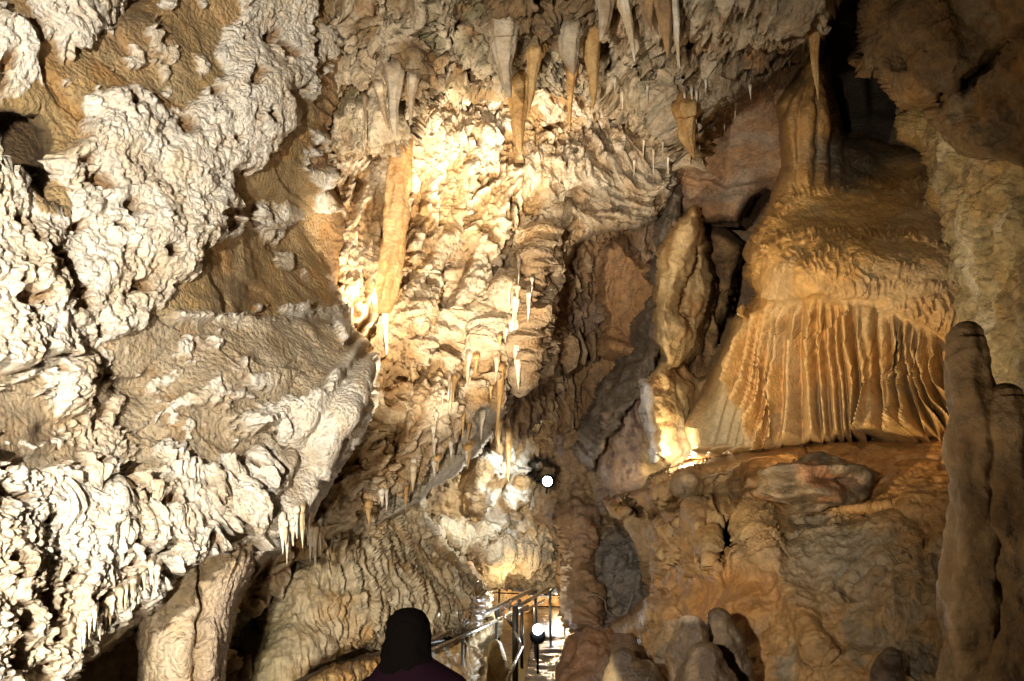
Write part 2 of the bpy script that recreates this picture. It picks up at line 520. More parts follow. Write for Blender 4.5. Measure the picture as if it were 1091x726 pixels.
def lw_fn(c):
    x, y, P = c.jx, c.jy, c.P
    jag = 20 * fbm(P * 4.5, 6, 71, gain=0.62)
    m = np.full(x.shape, -99.0)
    for k, pl in enumerate(POP):
        m = np.maximum(m, poly_sd(x + jag, y + jag * 0.8, pl))
    PI_ = np.stack([c.px * 0.0052, P[:, 2] * 0.15, c.py * 0.0052], -1)
    # patchy crust creeping over the slab
    patch = fbm(P * 2.3, 5, 12, gain=0.62)
    st_ = fbm(np.stack([(x * 0.75 - y * 0.66) * 0.016, (x * 0.66 + y * 0.75) * 0.05, 0 * x], -1), 5, 345, gain=0.62)
    sl = np.maximum(ss(0.02, 0.18, patch * 0.5 + st_) * ss(350, 400, y) * ss(420, 120, x), 0)
    sl = np.maximum(sl, ss(0.20, 0.30, fbm(PI_ * 5.0, 4, 512)) * 1.2)
    sl = np.maximum(sl, ss(-0.02, 0.14, patch) * blob(x, y, 70, 470, 150, 60, -20) * 2)
    bare = ss(-0.04, 0.10, fbm(np.stack([(x * 0.8 + y * 0.6) * 0.012, (y * 0.8 - x * 0.6) * 0.030, 0 * x], -1), 4, 313)) * ss(440, 470, y) * ss(345, 300, x)
    m = m - 40 * bare
    crust = np.maximum(ss(-2, 9, m), np.clip(sl, 0, 1) * 0.6)
    edge = ss(-1, 16, m)
    pop = popcorn(PI_, 3, 1.0)
    big = fbm(PI_ * 2.2, 3, 9)
    # folded drapery at the right end of the lower crust
    ds, dt, dsg = stroke(x, y, [(396, 385), (372, 425), (344, 470), (318, 515), (292, 560)])
    drp = ss(34, 18, ds)
    m = m - 6 * drp
    fold = (0.5 + 0.5 * np.cos(ds * dsg / 4.6 + 2.2 * fbm(PI_ * 3, 2, 321))) ** 0.7
    # elongated drips in the lower zone, slanting down to the left
    ang = math.radians(38)
    dm = c.dep / FPX
    gx = x * dm; gy = y * dm
    u = gx * math.cos(ang) + gy * math.sin(ang); v = -gx * math.sin(ang) + gy * math.cos(ang)
    wv = vnoise(P * 5, 2, 44) * 0.06
    lo = lobes((u + wv[:, 0]) * 15, (v + wv[:, 1]) * 6.5, 21)
    low = ss(455, 500, y) * np.maximum(ss(-4, 10, m), 0.25)
    lv = lobes((gx + wv[:, 0]) * 22, (gy + wv[:, 1]) * 11, 22)
    hang = ss(560, 620, y) + ss(60, 0, y) * 0.5 + 0.35
    h = crust * (0.05 + 0.105 * pop * (0.4 + 0.6 * edge) + 0.20 * (big + 0.15) + 0.022 * fbm(PI_ * 18, 4, 77)) * (1 - 0.75 * drp) + 0.13 * drp * fold + 0.045 * lo * low + 0.05 * lv * crust * np.clip(hang, 0, 1)
    # holes in the crust
    hol = fbm(PI_ * 6.0, 3, 88)
    hole = ss(0.17, 0.30, hol) * crust
    hole = hole * (1 - drp)
    h -= 0.11 * hole + 0.03 * ss(0.16, 0.30, fbm(PI_ * 15.0, 3, 89)) * crust * (1 - drp)
    # the smooth slab: rolled, scratched, thin ledge
    ss1 = (1 - crust)
    q = np.stack([u * 3.0, v * 14, P[:, 2] * 0.7], -1)
    h += ss1 * (0.09 * fbm(P * 1.6, 3, 17) + 0.035 * ss(-0.05, 0.05, fbm(q * 0.3, 3, 15)) + 0.018 * fbm(P * 6, 4, 16) + 0.022 * fbm(q, 4, 18))
    s, t, sg = stroke(x, y, LW_RIDGE)
    h += 0.10 * np.exp(-(s / 5.0) ** 2) * (0.6 + 0.8 * fbm(P * 14, 2, 5))
    # colours
    base = mix(np.tile(np.array([0.30, 0.235, 0.12]), (len(x), 1)), GREY * 1.15, ss(330, 350, y) * 0.8 + ss(-0.1, 0.3, fbm(P * 1.6, 3, 60)) * 0.4)
    base = mix(base, np.array([0.50, 0.38, 0.22]), ss(0.0, 0.35, fbm(P * 2.1, 5, 61)) * 0.8)
    base = mix(base, np.array([0.36, 0.22, 0.08]), ss(0.08, 0.3, fbm(P * 3.7, 5, 62)) * 0.7)
    base = mix(base, np.array([0.50, 0.46, 0.38]), ss(330, 360, y) * 0.45)
    base = mix(base, np.array([0.62, 0.57, 0.48]), ss(0.05, 0.3, fbm(q * 0.5, 5, 162)) * 0.6 * ss(330, 350, y))
    base = mix(base, np.array([0.16, 0.12, 0.07]), ss(0.12, 0.35, fbm(q * 0.8, 5, 163)) * 0.6)
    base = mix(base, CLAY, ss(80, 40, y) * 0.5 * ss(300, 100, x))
    base = mix(base, CLAY * 1.1, ss(335, 362, x) * ss(340, 300, y) * 0.7)
    base = base * (1 - 0.2 * ss(330, 350, y))[:, None] * np.array([1.10, 0.96, 0.76])
    hollow_shade = np.clip(poly_sd(x, y, [(-90, 105), (40, 112), (62, 150), (62, 235), (30, 215), (-90, 150)]) / 12, 0, 1)
    base = mix(base, CLAY * 0.6, hollow_shade)  # shade inside the hollow painted in as a darker tone
    white = mix(np.tile(WHITE * 1.06, (len(x), 1)), CREAM, ss(-0.15, 0.3, fbm(P * 2.5, 5, 63)) * 0.8)
    white = mix(white, GREY * 1.35, ss(290, 360, x) * ss(220, 100, y) * 0.45)
    kk = ss(0.10, 0.34, crust * (0.15 + pop) - 0.15 * hole)
    kk = np.maximum(kk, low * ss(0.2, 0.5, lo) * 0.9)
    kk = np.maximum(kk, drp * (0.45 + 0.5 * fold))
    kk = np.maximum(kk, np.exp(-(s / 5.0) ** 2) * 0.9)
    colr = mix(base, white, kk * (1 - hole * 0.75))
    colr = mix(colr, np.array([0.35, 0.2, 0.08]), hole * 0.8)
    return h, colr, 0.12 + 0 * x


LW_POLY = [(-330, -260), (372, -260), (366, 60), (352, 150), (350, 200), (366, 235), (362, 300), (368, 345), (384, 378), (392, 400),
           (388, 440), (362, 488), (330, 535), (300, 575), (272, 600), (262, 575), (200, 600), (160, 650), (112, 690),
           (72, 705), (60, 760), (40, 900), (-330, 900)]
LW_CTRL = [(-330, -260, 3.3), (-330, 300, 2.3), (-330, 900, 1.9), (0, -200, 4.2), (0, 0, 4.2), (0, 200, 3.75), (0, 400, 3.5), (0, 600, 3.3),
           (0, 800, 3.1), (150, -200, 4.7), (150, 0, 4.9), (150, 150, 4.7), (150, 300, 4.5), (150, 420, 4.5), (150, 560, 4.1),
           (150, 680, 4.0), (280, -200, 5.6), (280, 0, 5.9), (280, 120, 5.7), (280, 260, 5.8), (280, 345, 5.35), (280, 440, 5.1),
           (280, 540, 4.75), (370, -100, 6.6), (370, 120, 7.0), (360, 280, 6.9), (370, 345, 6.2), (385, 410, 5.95),
           (340, 480, 5.4), (300, 560, 5.1)]
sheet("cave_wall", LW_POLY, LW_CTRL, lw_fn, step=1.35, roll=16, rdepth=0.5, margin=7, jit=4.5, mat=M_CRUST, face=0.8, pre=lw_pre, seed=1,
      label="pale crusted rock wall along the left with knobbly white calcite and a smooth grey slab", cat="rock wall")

# ------------------------------------------------------------------ tan column standing at the lower left
def lc_fn(c):
    x, y, P = c.jx, c.jy, c.P
    s1, t1, _ = stroke(x, y, [(262, 575), (240, 610), (222, 660), (208, 760)])
    s2, t2, _ = stroke(x, y, [(205, 600), (212, 650), (206, 700), (196, 760)])
    s3, _, _ = stroke(x, y, [(178, 620), (182, 700), (178, 760)])
    h = 0.10 * np.cos(np.clip((x - 205) / 60, -1, 1) * 1.5)
    h += -0.09 * np.exp(-(s2 / 3.0) ** 2) - 0.05 * np.exp(-(s3 / 4.0) ** 2) * ss(0, 0.2, fbm(P * 9, 3, 4) + 0.1)
    q = P * np.array([9, 9, 1.8])
    h += 0.05 * fbm(q, 4, 2) + 0.03 * ridged(P * np.array([16, 16, 5]), 3, 8)
    rough = ss(640, 600, y)
    h += rough * 0.10 * popcorn(P, 6, 0.8)
    colr = mix(np.tile(np.array([0.60, 0.47, 0.29]), (len(x), 1)), CREAM * 1.05, ss(-0.2, 0.3, fbm(P * 3, 4, 9)))
    colr = mix(colr, PINK * 1.25, np.exp(-(s1 / 16) ** 2) * 0.6)
    colr = mix(colr, TAN * 0.8, np.exp(-(s2 / 3.5) ** 2) * 0.8 + ss(0.15, 0.4, fbm(P * np.array([12, 12, 4]), 4, 3)) * 0.6)
    return h, colr, 0.15 + 0 * x


sheet("stone_column", [(150, 610), (185, 570), (262, 560), (268, 585), (246, 640), (226, 700), (218, 850), (152, 850), (156, 700), (148, 650)],
      [(150, 570, 4.75), (260, 570, 5.1), (205, 560, 4.7), (155, 700, 4.7), (205, 700, 4.5), (230, 700, 4.8), (155, 850, 4.7), (205, 850, 4.5), (230, 850, 4.8)],
      lc_fn, step=1.35, roll=18, rdepth=0.35, margin=6, jit=2.5, mat=M_CRUST, seed=2, kind='thing',
      label="thick cream stone column under the white fringe at the lower left, split by a crack", cat="column")

# ================================================================== LOWER LEFT HOLLOW + SCALLOPED WALL
def sw_pre(px, py, c):
    x, y = c.jx, c.jy
    d = 0 * px
    d -= 0.9 * blob(x, y, 500, 640, 90, 60, 20)
    d -= 0.5 * blob(x, y, 420, 640, 120, 60, 10)
    for p, w, a in (([(262, 640), (292, 610), (330, 590)], 12, 0.35), ([(240, 726), (262, 690), (285, 640)], 18, 0.5),):
        s, t, sg = stroke(x, y, p)
        d += a * np.exp(-(s / w) ** 2)
    return d


def sw_fn(c):
    x, y, P = c.jx, c.jy, c.P
    # scallops that sweep round the nose: streamlines follow the curve of the band above
    dm = c.dep / FPX
    s, t, _ = stroke(x, y, [(300, 740), (330, 650), (380, 610), (440, 600), (500, 625), (525, 660)])
    gx, gy = x * dm, y * dm
    w = vnoise(P * 3.0, 3, 4) * 0.16
    q = np.stack([(gx + gy * 0.55 + w[:, 0]) * 11, (gy - gx * 0.3 + w[:, 1]) * 3.2, P[:, 1] * 0.3], -1)
    fl = ridged(q, 4, 5)
    lo = lobes((gx + 0.35 * gy + w[:, 0]) * 12, (gy - 0.25 * gx + w[:, 1]) * 5.5, 31)
    right = ss(300, 400, x)
    h = 0.16 * fbm(P * 2.0, 4, 1) + (0.035 + 0.05 * right) * (fl - 0.3) + (0.02 + 0.11 * right) * lo
    for k, xx in enumerate((352, 362, 374, 388)):
        s2, t2, _ = stroke(x, y, [(xx + 8, 560), (xx - 6, 590), (xx - 4, 625)])
        h -= 0.10 * np.exp(-(s2 / 2.6) ** 2) * (1 - t2 * 0.5)
    shelf = ss(650, 662, y) * ss(480, 500, x)
    h += 0.02 * fbm(P * 9, 4, 6)
    colr = mix(np.tile(np.array([0.42, 0.34, 0.21]), (len(x), 1)), np.array([0.42, 0.25, 0.09]), ss(-0.05, 0.3, fbm(P * 2.2, 4, 7)) * (0.25 + 0.6 * right))
    colr = mix(colr, OLIVE * 0.8, ss(330, 270, x) * 0.85)
    colr = mix(colr, np.array([0.52, 0.45, 0.33]), ss(0.35, 0.75, lo) * right * 0.6)
    colr = mix(colr, CLAY, ss(240, 180, x) * 0.8)
    wet = 0.25 + 0.75 * right * ss(570, 610, y)
    return h, colr, wet


sheet("cave_wall", [(-120, 560), (140, 560), (262, 520), (330, 520), (440, 520), (455, 560), (480, 590), (505, 612), (519, 635), (516, 655),
                    (505, 668), (470, 676), (420, 684), (375, 694), (335, 712), (300, 760), (300, 900), (-120, 900)],
      [(-100, 620, 5.5), (-100, 860, 5.4), (60, 700, 6.0), (150, 700, 6.2), (230, 600, 6.6), (230, 720, 6.3), (300, 560, 6.9), (300, 600, 6.8), (300, 700, 6.0), (300, 860, 5.6),
       (360, 560, 7.4), (400, 640, 7.4), (360, 690, 6.7), (430, 560, 8.6), (500, 640, 9.4), (500, 600, 9.8), (440, 680, 7.9), (505, 670, 9.2)],
      sw_fn, step=1.3, roll=12, rdepth=0.5, margin=6, jit=2.5, mat=M_WETR, pre=sw_pre, seed=3,
      label="smooth scalloped tan wall curving to a wet nose beside the handrail", cat="rock wall")


def shelf_fn(c):
    x, y, P = c.jx, c.jy, c.P
    dm = c.dep / FPX
    q = np.stack([x * dm * 16, y * dm * 5, P[:, 1] * 0.2], -1)
    h = 0.05 * ridged(q, 3, 2) + 0.06 * fbm(P * 4, 4, 3) + 0.05 * lobes(x * dm * 14, y * dm * 9, 5)
    colr = mix(np.tile(np.array([0.45, 0.31, 0.13]), (len(x), 1)), np.array([0.50, 0.25, 0.07]), ss(-0.1, 0.3, fbm(P * 5, 4, 4)))
    colr = mix(colr, CLAY * 0.7, ss(0.05, 0.3, fbm(P * 9, 3, 8)) * 0.7)
    top = ss(488, 500, x)
    colr = mix(colr, np.array([0.62, 0.50, 0.30]), top)
    return h, colr, 0.35 + 0 * x


sheet("flowstone_bank", [(270, 790), (300, 742), (345, 716), (420, 692), (492, 680), (500, 662), (520, 655), (530, 664), (527, 678), (505, 690),
                    (512, 705), (500, 760), (500, 850), (270, 850)],
      [(280, 800, 5.2), (345, 720, 6.0), (420, 696, 7.3), (500, 672, 8.9), (528, 668, 9.3), (500, 800, 7.6), (400, 800, 6.2)],
      shelf_fn, step=1.3, roll=8, rdepth=0.3, margin=5, jit=1.8, mat=M_WETR, seed=4, kind='thing',
      label="low orange flowstone bank running under the scalloped wall towards the handrail", cat="flowstone")

# ================================================================== CENTRAL LIT WALL
def cw_pre(px, py, c):
    x, y = c.jx, c.jy
    d = 0 * px
    # lit niche near the top
    d += 0.55 * blob(x, y, 480, 110, 70, 45, 20) + 0.6 * blob(x, y, 640, 130, 90, 50, -20)
    # folds that slant down to the left
    for p, w, a in (([(545, 250), (520, 330), (500, 380), (480, 440)], 12, 0.35), ([(500, 210), (478, 280), (470, 330)], 10, 0.18),
                    ([(600, 210), (572, 260), (548, 300)], 10, 0.30), ([(430, 210), (415, 290)], 12, 0.15),
                    ([(690, 175), (650, 200), (610, 235)], 9, 0.25), ([(660, 130), (620, 165), (560, 180)], 9, 0.20),
                    ([(470, 340), (440, 400), (400, 470)], 12, 0.22), ([(520, 400), (470, 470), (400, 540)], 10, 0.22)):
        s, t, sg = stroke(x, y, p)
        d += a * np.exp(-(s / w) ** 2)
    for p, w, a in (([(575, 260), (565, 320), (556, 400)], 9, 0.45), ([(528, 300), (522, 370), (510, 440), (500, 480)], 9, 0.25),
                    ([(590, 230), (560, 285), (535, 310)], 10, 0.35), ([(440, 330), (412, 420), (372, 520)], 26, 0.2)):
        s, t, sg = stroke(x, y, p)
        d -= a * np.exp(-(s / w) ** 2)
    # the smooth band at the foot of this wall is pushed back a little
    s, t, sg = stroke(x, y, CW_BAND)
    d += 0.20 * ss(24, 14, s)
    return d


CW_BAND = [(262, 700), (300, 640), (350, 596), (400, 562), (450, 525), (492, 490), (522, 452)]


def cw_fn(c):
    x, y, P = c.jx, c.jy, c.P
    dm = 9.0 / FPX
    gx, gy = x * dm, y * dm
    # direction of the streaks turns from steep (left) to slanting (upper right)
    tr = ss(560, 700, x) * ss(300, 180, y)
    a = np.radians(26 + 30 * tr + 10 * ss(450, 560, y))
    u = gx * np.cos(a) + gy * np.sin(a); v = -gx * np.sin(a) + gy * np.cos(a)
    w = vnoise(P * 2.6, 3, 14) * 0.13
    lo1 = lobes((u + w[:, 0]) * 4.8, (v + w[:, 1]) * 1.3, 41)
    lo2 = lobes((u + w[:, 1]) * 10.5, (v + w[:, 2]) * 2.7, 42)
    lo3 = lobes((u + w[:, 2]) * 22, (v + w[:, 0]) * 7.5, 43)
    q = np.stack([u * 5.5 + w[:, 0] * 5, v * 0.9, P[:, 1] * 0.2], -1)
    rg = ridged(q, 4, 15)
    pop = popcorn(P, 16, 1.3)
    s, t, sg = stroke(x, y, CW_BAND)
    band = ss(26, 15, s + 3 * fbm(P * 6, 3, 3))
    topz = ss(230, 130, y)
    h = 0.17 * lo1 + 0.08 * lo2 + 0.04 * lo3 + 0.15 * rg + 0.06 * fbm(P * 11, 4, 12) + 0.09 * pop * (0.5 + topz) + 0.20 * fbm(P * 1.5, 4, 11)
    pit = ss(0.15, 0.32, fbm(P * np.array([4.5, 4.5, 3.0]), 3, 19))
    h -= 0.16 * pit
    h = h * (1 - band) + band * (0.06 * fbm(P * 2.5, 4, 5) + 0.012 * ridged(np.stack([u * 3, v * 20, gx * 0], -1), 3, 6) - 0.12)
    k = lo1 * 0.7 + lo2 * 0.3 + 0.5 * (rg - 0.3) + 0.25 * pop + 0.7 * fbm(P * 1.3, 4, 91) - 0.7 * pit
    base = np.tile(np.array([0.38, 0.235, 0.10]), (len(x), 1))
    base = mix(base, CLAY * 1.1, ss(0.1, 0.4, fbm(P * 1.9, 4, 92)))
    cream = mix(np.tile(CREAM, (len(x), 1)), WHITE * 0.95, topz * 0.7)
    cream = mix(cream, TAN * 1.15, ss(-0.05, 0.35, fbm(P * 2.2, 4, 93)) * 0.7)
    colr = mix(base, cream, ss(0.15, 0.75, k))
    colr = mix(colr, np.array([0.22, 0.14, 0.07]), ss(500, 580, x) * ss(230, 300, y) * 0.75)  # light falling off to the right, painted as a fade to brown
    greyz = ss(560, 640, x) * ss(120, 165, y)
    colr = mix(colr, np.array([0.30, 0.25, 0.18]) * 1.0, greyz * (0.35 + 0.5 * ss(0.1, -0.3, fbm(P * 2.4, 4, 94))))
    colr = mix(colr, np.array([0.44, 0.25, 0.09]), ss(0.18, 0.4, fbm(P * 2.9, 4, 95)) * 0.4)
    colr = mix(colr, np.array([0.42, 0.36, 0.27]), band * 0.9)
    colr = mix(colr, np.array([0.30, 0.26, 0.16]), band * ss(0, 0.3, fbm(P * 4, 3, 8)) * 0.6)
    return h, colr, 0.18 + 0 * x


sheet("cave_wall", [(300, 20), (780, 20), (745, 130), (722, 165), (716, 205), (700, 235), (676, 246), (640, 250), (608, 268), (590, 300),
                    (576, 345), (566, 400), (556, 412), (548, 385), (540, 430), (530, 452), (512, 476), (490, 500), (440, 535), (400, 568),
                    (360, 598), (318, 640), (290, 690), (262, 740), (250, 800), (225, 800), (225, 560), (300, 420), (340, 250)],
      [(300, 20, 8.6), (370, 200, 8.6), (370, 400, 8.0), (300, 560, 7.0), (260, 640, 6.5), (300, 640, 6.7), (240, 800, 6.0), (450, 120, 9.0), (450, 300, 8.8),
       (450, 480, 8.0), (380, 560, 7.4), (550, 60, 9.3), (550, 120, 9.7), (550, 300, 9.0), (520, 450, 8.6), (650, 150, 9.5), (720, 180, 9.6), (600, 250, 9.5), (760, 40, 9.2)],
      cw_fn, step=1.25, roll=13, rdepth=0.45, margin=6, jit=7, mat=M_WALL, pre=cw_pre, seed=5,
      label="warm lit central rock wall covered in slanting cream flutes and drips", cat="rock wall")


# ================================================================== CEILING
def ce_pre(px, py, c):
    x, y = c.jx, c.jy
    d = 0 * px
    d += 0.5 * blob(x, y, 480, 20, 90, 50, 10)
    for p, w, a in (([(360, 20), (400, 60), (420, 120)], 14, 0.25), ([(600, -20), (640, 20), (650, 60)], 14, 0.4),
                    ([(700, 20), (790, 60), (840, 60)], 10, 0.35), ([(460, 60), (520, 75)], 10, 0.2)):
        s, t, sg = stroke(x, y, p)
        d += a * np.exp(-(s / w) ** 2)
    for p, w, a in (([(440, -40), (445, 60), (420, 130)], 16, 0.3), ([(545, -40), (540, 70)], 26, 0.35),
                    ([(735, 155), (700, 110), (640, 90)], 14, 0.35), ([(780, 0), (840, 12)], 16, 0.4)):
        s, t, sg = stroke(x, y, p)
        d -= a * np.exp(-(s / w) ** 2)
    return d


def ce_fn(c):
    x, y, P = c.jx, c.jy, c.P
    dm = 6.6 / FPX
    gx, gy = x * dm, y * dm
    w = vnoise(P * 3.2, 3, 24) * 0.16
    lo1 = lobes((gx + w[:, 0] + 0.25 * gy) * 8.5, (gy + w[:, 1]) * 4.2, 51)
    lo2 = lobes((gx + w[:, 1]) * 19, (gy + w[:, 2]) * 11, 52)
    pop = popcorn(P, 26, 0.9)
    left = ss(480, 380, x) + ss(560, 640, x)
    h = 0.15 * lo1 + 0.09 * lo2 + 0.06 * fbm(P * 10, 5, 12) + 0.14 * pop * np.clip(left + 0.5, 0, 1) + 0.30 * fbm(P * 1.6, 4, 21)
    pit = ss(0.14, 0.30, fbm(P * 4.5, 3, 29))
    h -= 0.20 * pit
    k = 0.8 * lo1 + 0.4 * lo2 + 0.5 * pop * np.clip(left + 0.2, 0, 1) + 0.6 * fbm(P * 1.6, 4, 96) - pit
    base = mix(np.tile(np.array([0.22, 0.135, 0.055]), (len(x), 1)), OLIVE * 0.75, ss(-0.1, 0.3, fbm(P * 2, 3, 97)))
    pale = mix(np.tile(np.array([0.52, 0.42, 0.28]), (len(x), 1)), CREAM, ss(560, 680, x) * 0.7)
    colr = mix(base, pale, ss(0.15, 0.75, k))
    colr = mix(colr, base * 0.9, ss(500, 540, x) * ss(660, 600, x) * ss(70, 20, y) * 0.8)
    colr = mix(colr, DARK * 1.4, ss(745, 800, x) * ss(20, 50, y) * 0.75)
    colr = mix(colr, np.array([0.48, 0.25, 0.08]), ss(0.15, 0.4, fbm(P * 3.1, 4, 98)) * 0.5)
    return h, colr, 0.15 + 0 * x


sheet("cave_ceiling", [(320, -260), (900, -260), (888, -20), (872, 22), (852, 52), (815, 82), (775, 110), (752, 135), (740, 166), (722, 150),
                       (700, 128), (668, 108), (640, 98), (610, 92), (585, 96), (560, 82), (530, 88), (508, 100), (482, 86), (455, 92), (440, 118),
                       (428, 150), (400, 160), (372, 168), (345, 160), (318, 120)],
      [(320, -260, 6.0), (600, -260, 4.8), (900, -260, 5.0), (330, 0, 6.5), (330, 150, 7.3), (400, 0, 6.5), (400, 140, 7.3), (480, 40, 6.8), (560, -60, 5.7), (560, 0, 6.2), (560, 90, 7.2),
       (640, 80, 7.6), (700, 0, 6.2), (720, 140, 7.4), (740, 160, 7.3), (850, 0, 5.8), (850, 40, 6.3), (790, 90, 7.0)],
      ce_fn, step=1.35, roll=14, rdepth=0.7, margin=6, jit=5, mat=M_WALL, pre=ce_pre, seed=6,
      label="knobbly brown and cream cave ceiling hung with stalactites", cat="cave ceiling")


# ================================================================== DEEP RECESS BEHIND
def rc_pre(px, py, c):
    x, y = c.jx, c.jy
    d = 0 * px
    s, t, _ = stroke(x, y, [(565, 388), (600, 384), (640, 382), (690, 386)]); d += 0.45 * np.exp(-(s / 6) ** 2)
    s, t, _ = stroke(x, y, [(580, 375), (640, 368), (690, 372)]); d -= 0.35 * np.exp(-(s / 7) ** 2)
    s, t, _ = stroke(x, y, [(592, 300), (586, 340), (582, 378)]); d -= 0.35 * np.exp(-(s / 7) ** 2)
    s, t, _ = stroke(x, y, [(570, 300), (568, 370)]); d += 0.2 * np.exp(-(s / 7) ** 2)
    # the plain slab that leans out on the right of the recess
    d -= 0.55 * np.clip(poly_sd(x, y, [(640, 265), (662, 255), (690, 285), (705, 320), (690, 360), (668, 395), (640, 395), (645, 330), (636, 300)]) / 9, 0, 1)
    s, t, _ = stroke(x, y, [(610, 460), (622, 485), (640, 500)]); d += 0.5 * np.exp(-(s / 6) ** 2)
    s, t, _ = stroke(x, y, [(632, 455), (634, 490)]); d += 0.5 * np.exp(-(s / 5) ** 2)
    return d


def rc_fn(c):
    x, y, P = c.jx, c.jy, c.P
    dm = 11.0 / FPX
    gx, gy = x * dm, y * dm
    w = vnoise(P * 2.2, 3, 34) * 0.2
    lo1 = lobes((gx + w[:, 0]) * 5, (gy + w[:, 1]) * 3.2, 61)
    lo2 = lobes((gx + w[:, 1]) * 10, (gy + w[:, 2]) * 5, 62)
    slab = np.clip(poly_sd(x, y, [(640, 265), (662, 255), (690, 285), (705, 320), (690, 360), (668, 395), (640, 395), (645, 330), (636, 300)]) / 9, 0, 1)
    dr = ss(385, 395, y) * ss(470, 440, y)
    h = (0.22 * lo1 + 0.12 * lo2 * (1 + dr)) * (1 - 0.85 * slab) + 0.30 * fbm(P * 1.2, 5, 31) * (1 - 0.5 * slab) + 0.04 * ridged(P * 5, 3, 5)
    colr = mix(np.tile(np.array([0.18, 0.10, 0.04]), (len(x), 1)), np.array([0.32, 0.22, 0.12]), ss(0.2, 0.8, lo1 + 0.5 * fbm(P * 2, 4, 2)))
    colr = mix(colr, np.array([0.20, 0.135, 0.10]), ss(0.0, 0.3, fbm(P * 1.7, 4, 6)) * 0.7)
    colr = mix(colr, np.array([0.34, 0.18, 0.07]), slab * 0.8)
    return h, colr, 0.3 + 0 * x


sheet("cave_wall", [(500, 210), (740, 200), (730, 330), (700, 440), (700, 520), (640, 520), (600, 500), (560, 478), (500, 500)],
      [(500, 210, 10.2), (555, 300, 9.9), (590, 270, 10.2), (600, 330, 10.5), (600, 430, 10.9), (660, 330, 11.0), (700, 250, 10.6), (560, 400, 10.1), (540, 480, 11), (640, 500, 11.2), (700, 500, 10.6), (740, 300, 10.8)],
      rc_fn, step=1.4, roll=10, rdepth=0.6, margin=6, jit=4, mat=M_ROCK, pre=rc_pre, seed=7,
      label="shadowy brown recess wall in the middle with a horizontal crack and short drips", cat="rock wall")


# ------------------------------------------------------------------ dim slab and crevice on the right
def cr_fn(c):
    x, y, P = c.jx, c.jy, c.P
    st = 0.30 * fbm(P * 1.1, 5, 36)
    s, t, _ = stroke(x, y, [(715, 190), (770, 205), (835, 195)])
    st += -0.12 * np.exp(-(s / 5) ** 2)
    colr = mix(np.tile(np.array([0.34, 0.20, 0.11]), (len(x), 1)), np.array([0.36, 0.28, 0.20]), ss(-0.1, 0.3, fbm(P * 1.3, 4, 37)))
    colr = mix(colr, np.array([0.45, 0.24, 0.10]), ss(0, 0.3, fbm(P * np.array([1, 1, 3.0]), 4, 38)) * 0.6)
    return st, colr, 0.2 + 0 * x


sheet("rock_slab", [(706, 150), (735, 110), (800, 60), (880, 60), (880, 230), (838, 215), (818, 200), (800, 208), (786, 236), (750, 238), (728, 232), (712, 215)],
      [(706, 150, 9.9), (800, 60, 8.6), (880, 100, 9.2), (880, 220, 9.6), (720, 225, 10.2), (790, 230, 10.0), (780, 150, 9.4)],
      cr_fn, step=1.8, roll=10, rdepth=0.5, margin=6, jit=3, mat=M_ROCK, seed=8, kind='thing',
      label="smooth purplish brown slab leaning between the ceiling and the orange flowstone dome", cat="rock slab")
sheet("cave_wall", [(690, 200), (860, 180), (860, 520), (690, 520)],
      [(690, 200, 12.4), (860, 200, 12.8), (860, 520, 12.0), (690, 520, 11.4), (790, 300, 13.6)],
      cr_fn, step=2.5, roll=10, rdepth=0.6, margin=6, jit=4, mat=M_ROCK, seed=9,
      label="dark back wall deep inside the crevice beside the flowstone dome", cat="rock wall")


def kn_fn(c):
    x, y, P = c.jx, c.jy, c.P
    h = 0.28 * fbm(P * 1.8, 5, 39) + 0.06 * ridged(P * 4, 3, 3)
    colr = mix(np.tile(np.array([0.42, 0.25, 0.10]), (len(x), 1)), np.array([0.20, 0.11, 0.05]), ss(-0.1, 0.25, fbm(P * 2, 4, 40)))
    return h, colr, 0.3 + 0 * x


sheet("rock_ledge", [(738, 235), (772, 248), (788, 262), (782, 290), (776, 320), (768, 345), (760, 370), (775, 380), (768, 420), (748, 440), (730, 400), (735, 330), (740, 290)],
      [(738, 235, 11.0), (790, 270, 11.0), (776, 320, 11.4), (735, 330, 10.8), (760, 400, 10.6), (740, 440, 10.2)],
      kn_fn, step=1.6, roll=9, rdepth=0.5, margin=5, jit=4, mat=M_ROCK, seed=10, kind='thing',
      label="rusty brown knob of rock lodged in the dark crevice", cat="rock")


# ------------------------------------------------------------------ dark diagonal blade and the lit ridge in front of it
def bl_fn(c):
    x, y, P = c.jx, c.jy, c.P
    dm = 9.8 / FPX
    s, t, sg = stroke(x, y, [(722, 215), (706, 300), (690, 370), (650, 445)])
    q = np.stack([s * sg * dm * 7, t * 6, P[:, 1] * 0], -1)
    h = 0.22 * fbm(P * 1.6, 5, 41) + 0.12 * ridged(q, 4, 42)
    colr = mix(np.tile(np.array([0.15, 0.115, 0.08]), (len(x), 1)), np.array([0.25, 0.19, 0.12]), ss(0, 0.35, fbm(P * 3, 4, 43)))  # brown rock tone, with the shade of the averted face painted in
    return h, colr, 0.35 + 0 * x


sheet("rock_fin", [(700, 238), (722, 170), (735, 200), (728, 240), (712, 300), (708, 345), (704, 390), (686, 424), (664, 450), (646, 482), (632, 500), (616, 478),
                   (628, 440), (655, 405), (676, 360), (694, 310), (700, 270)],
      [(700, 240, 10.2), (730, 200, 9.9), (712, 300, 9.7), (690, 300, 10.6), (700, 390, 8.8), (665, 390, 9.9), (655, 450, 9.1), (635, 490, 9.4), (622, 470, 10.0)],
      bl_fn, step=1.4, roll=9, rdepth=0.5, margin=5, jit=4, mat=M_ROCK, seed=11, kind='thing',
      label="dark brown fin of rock curving down from the ceiling in the middle", cat="rock fin")


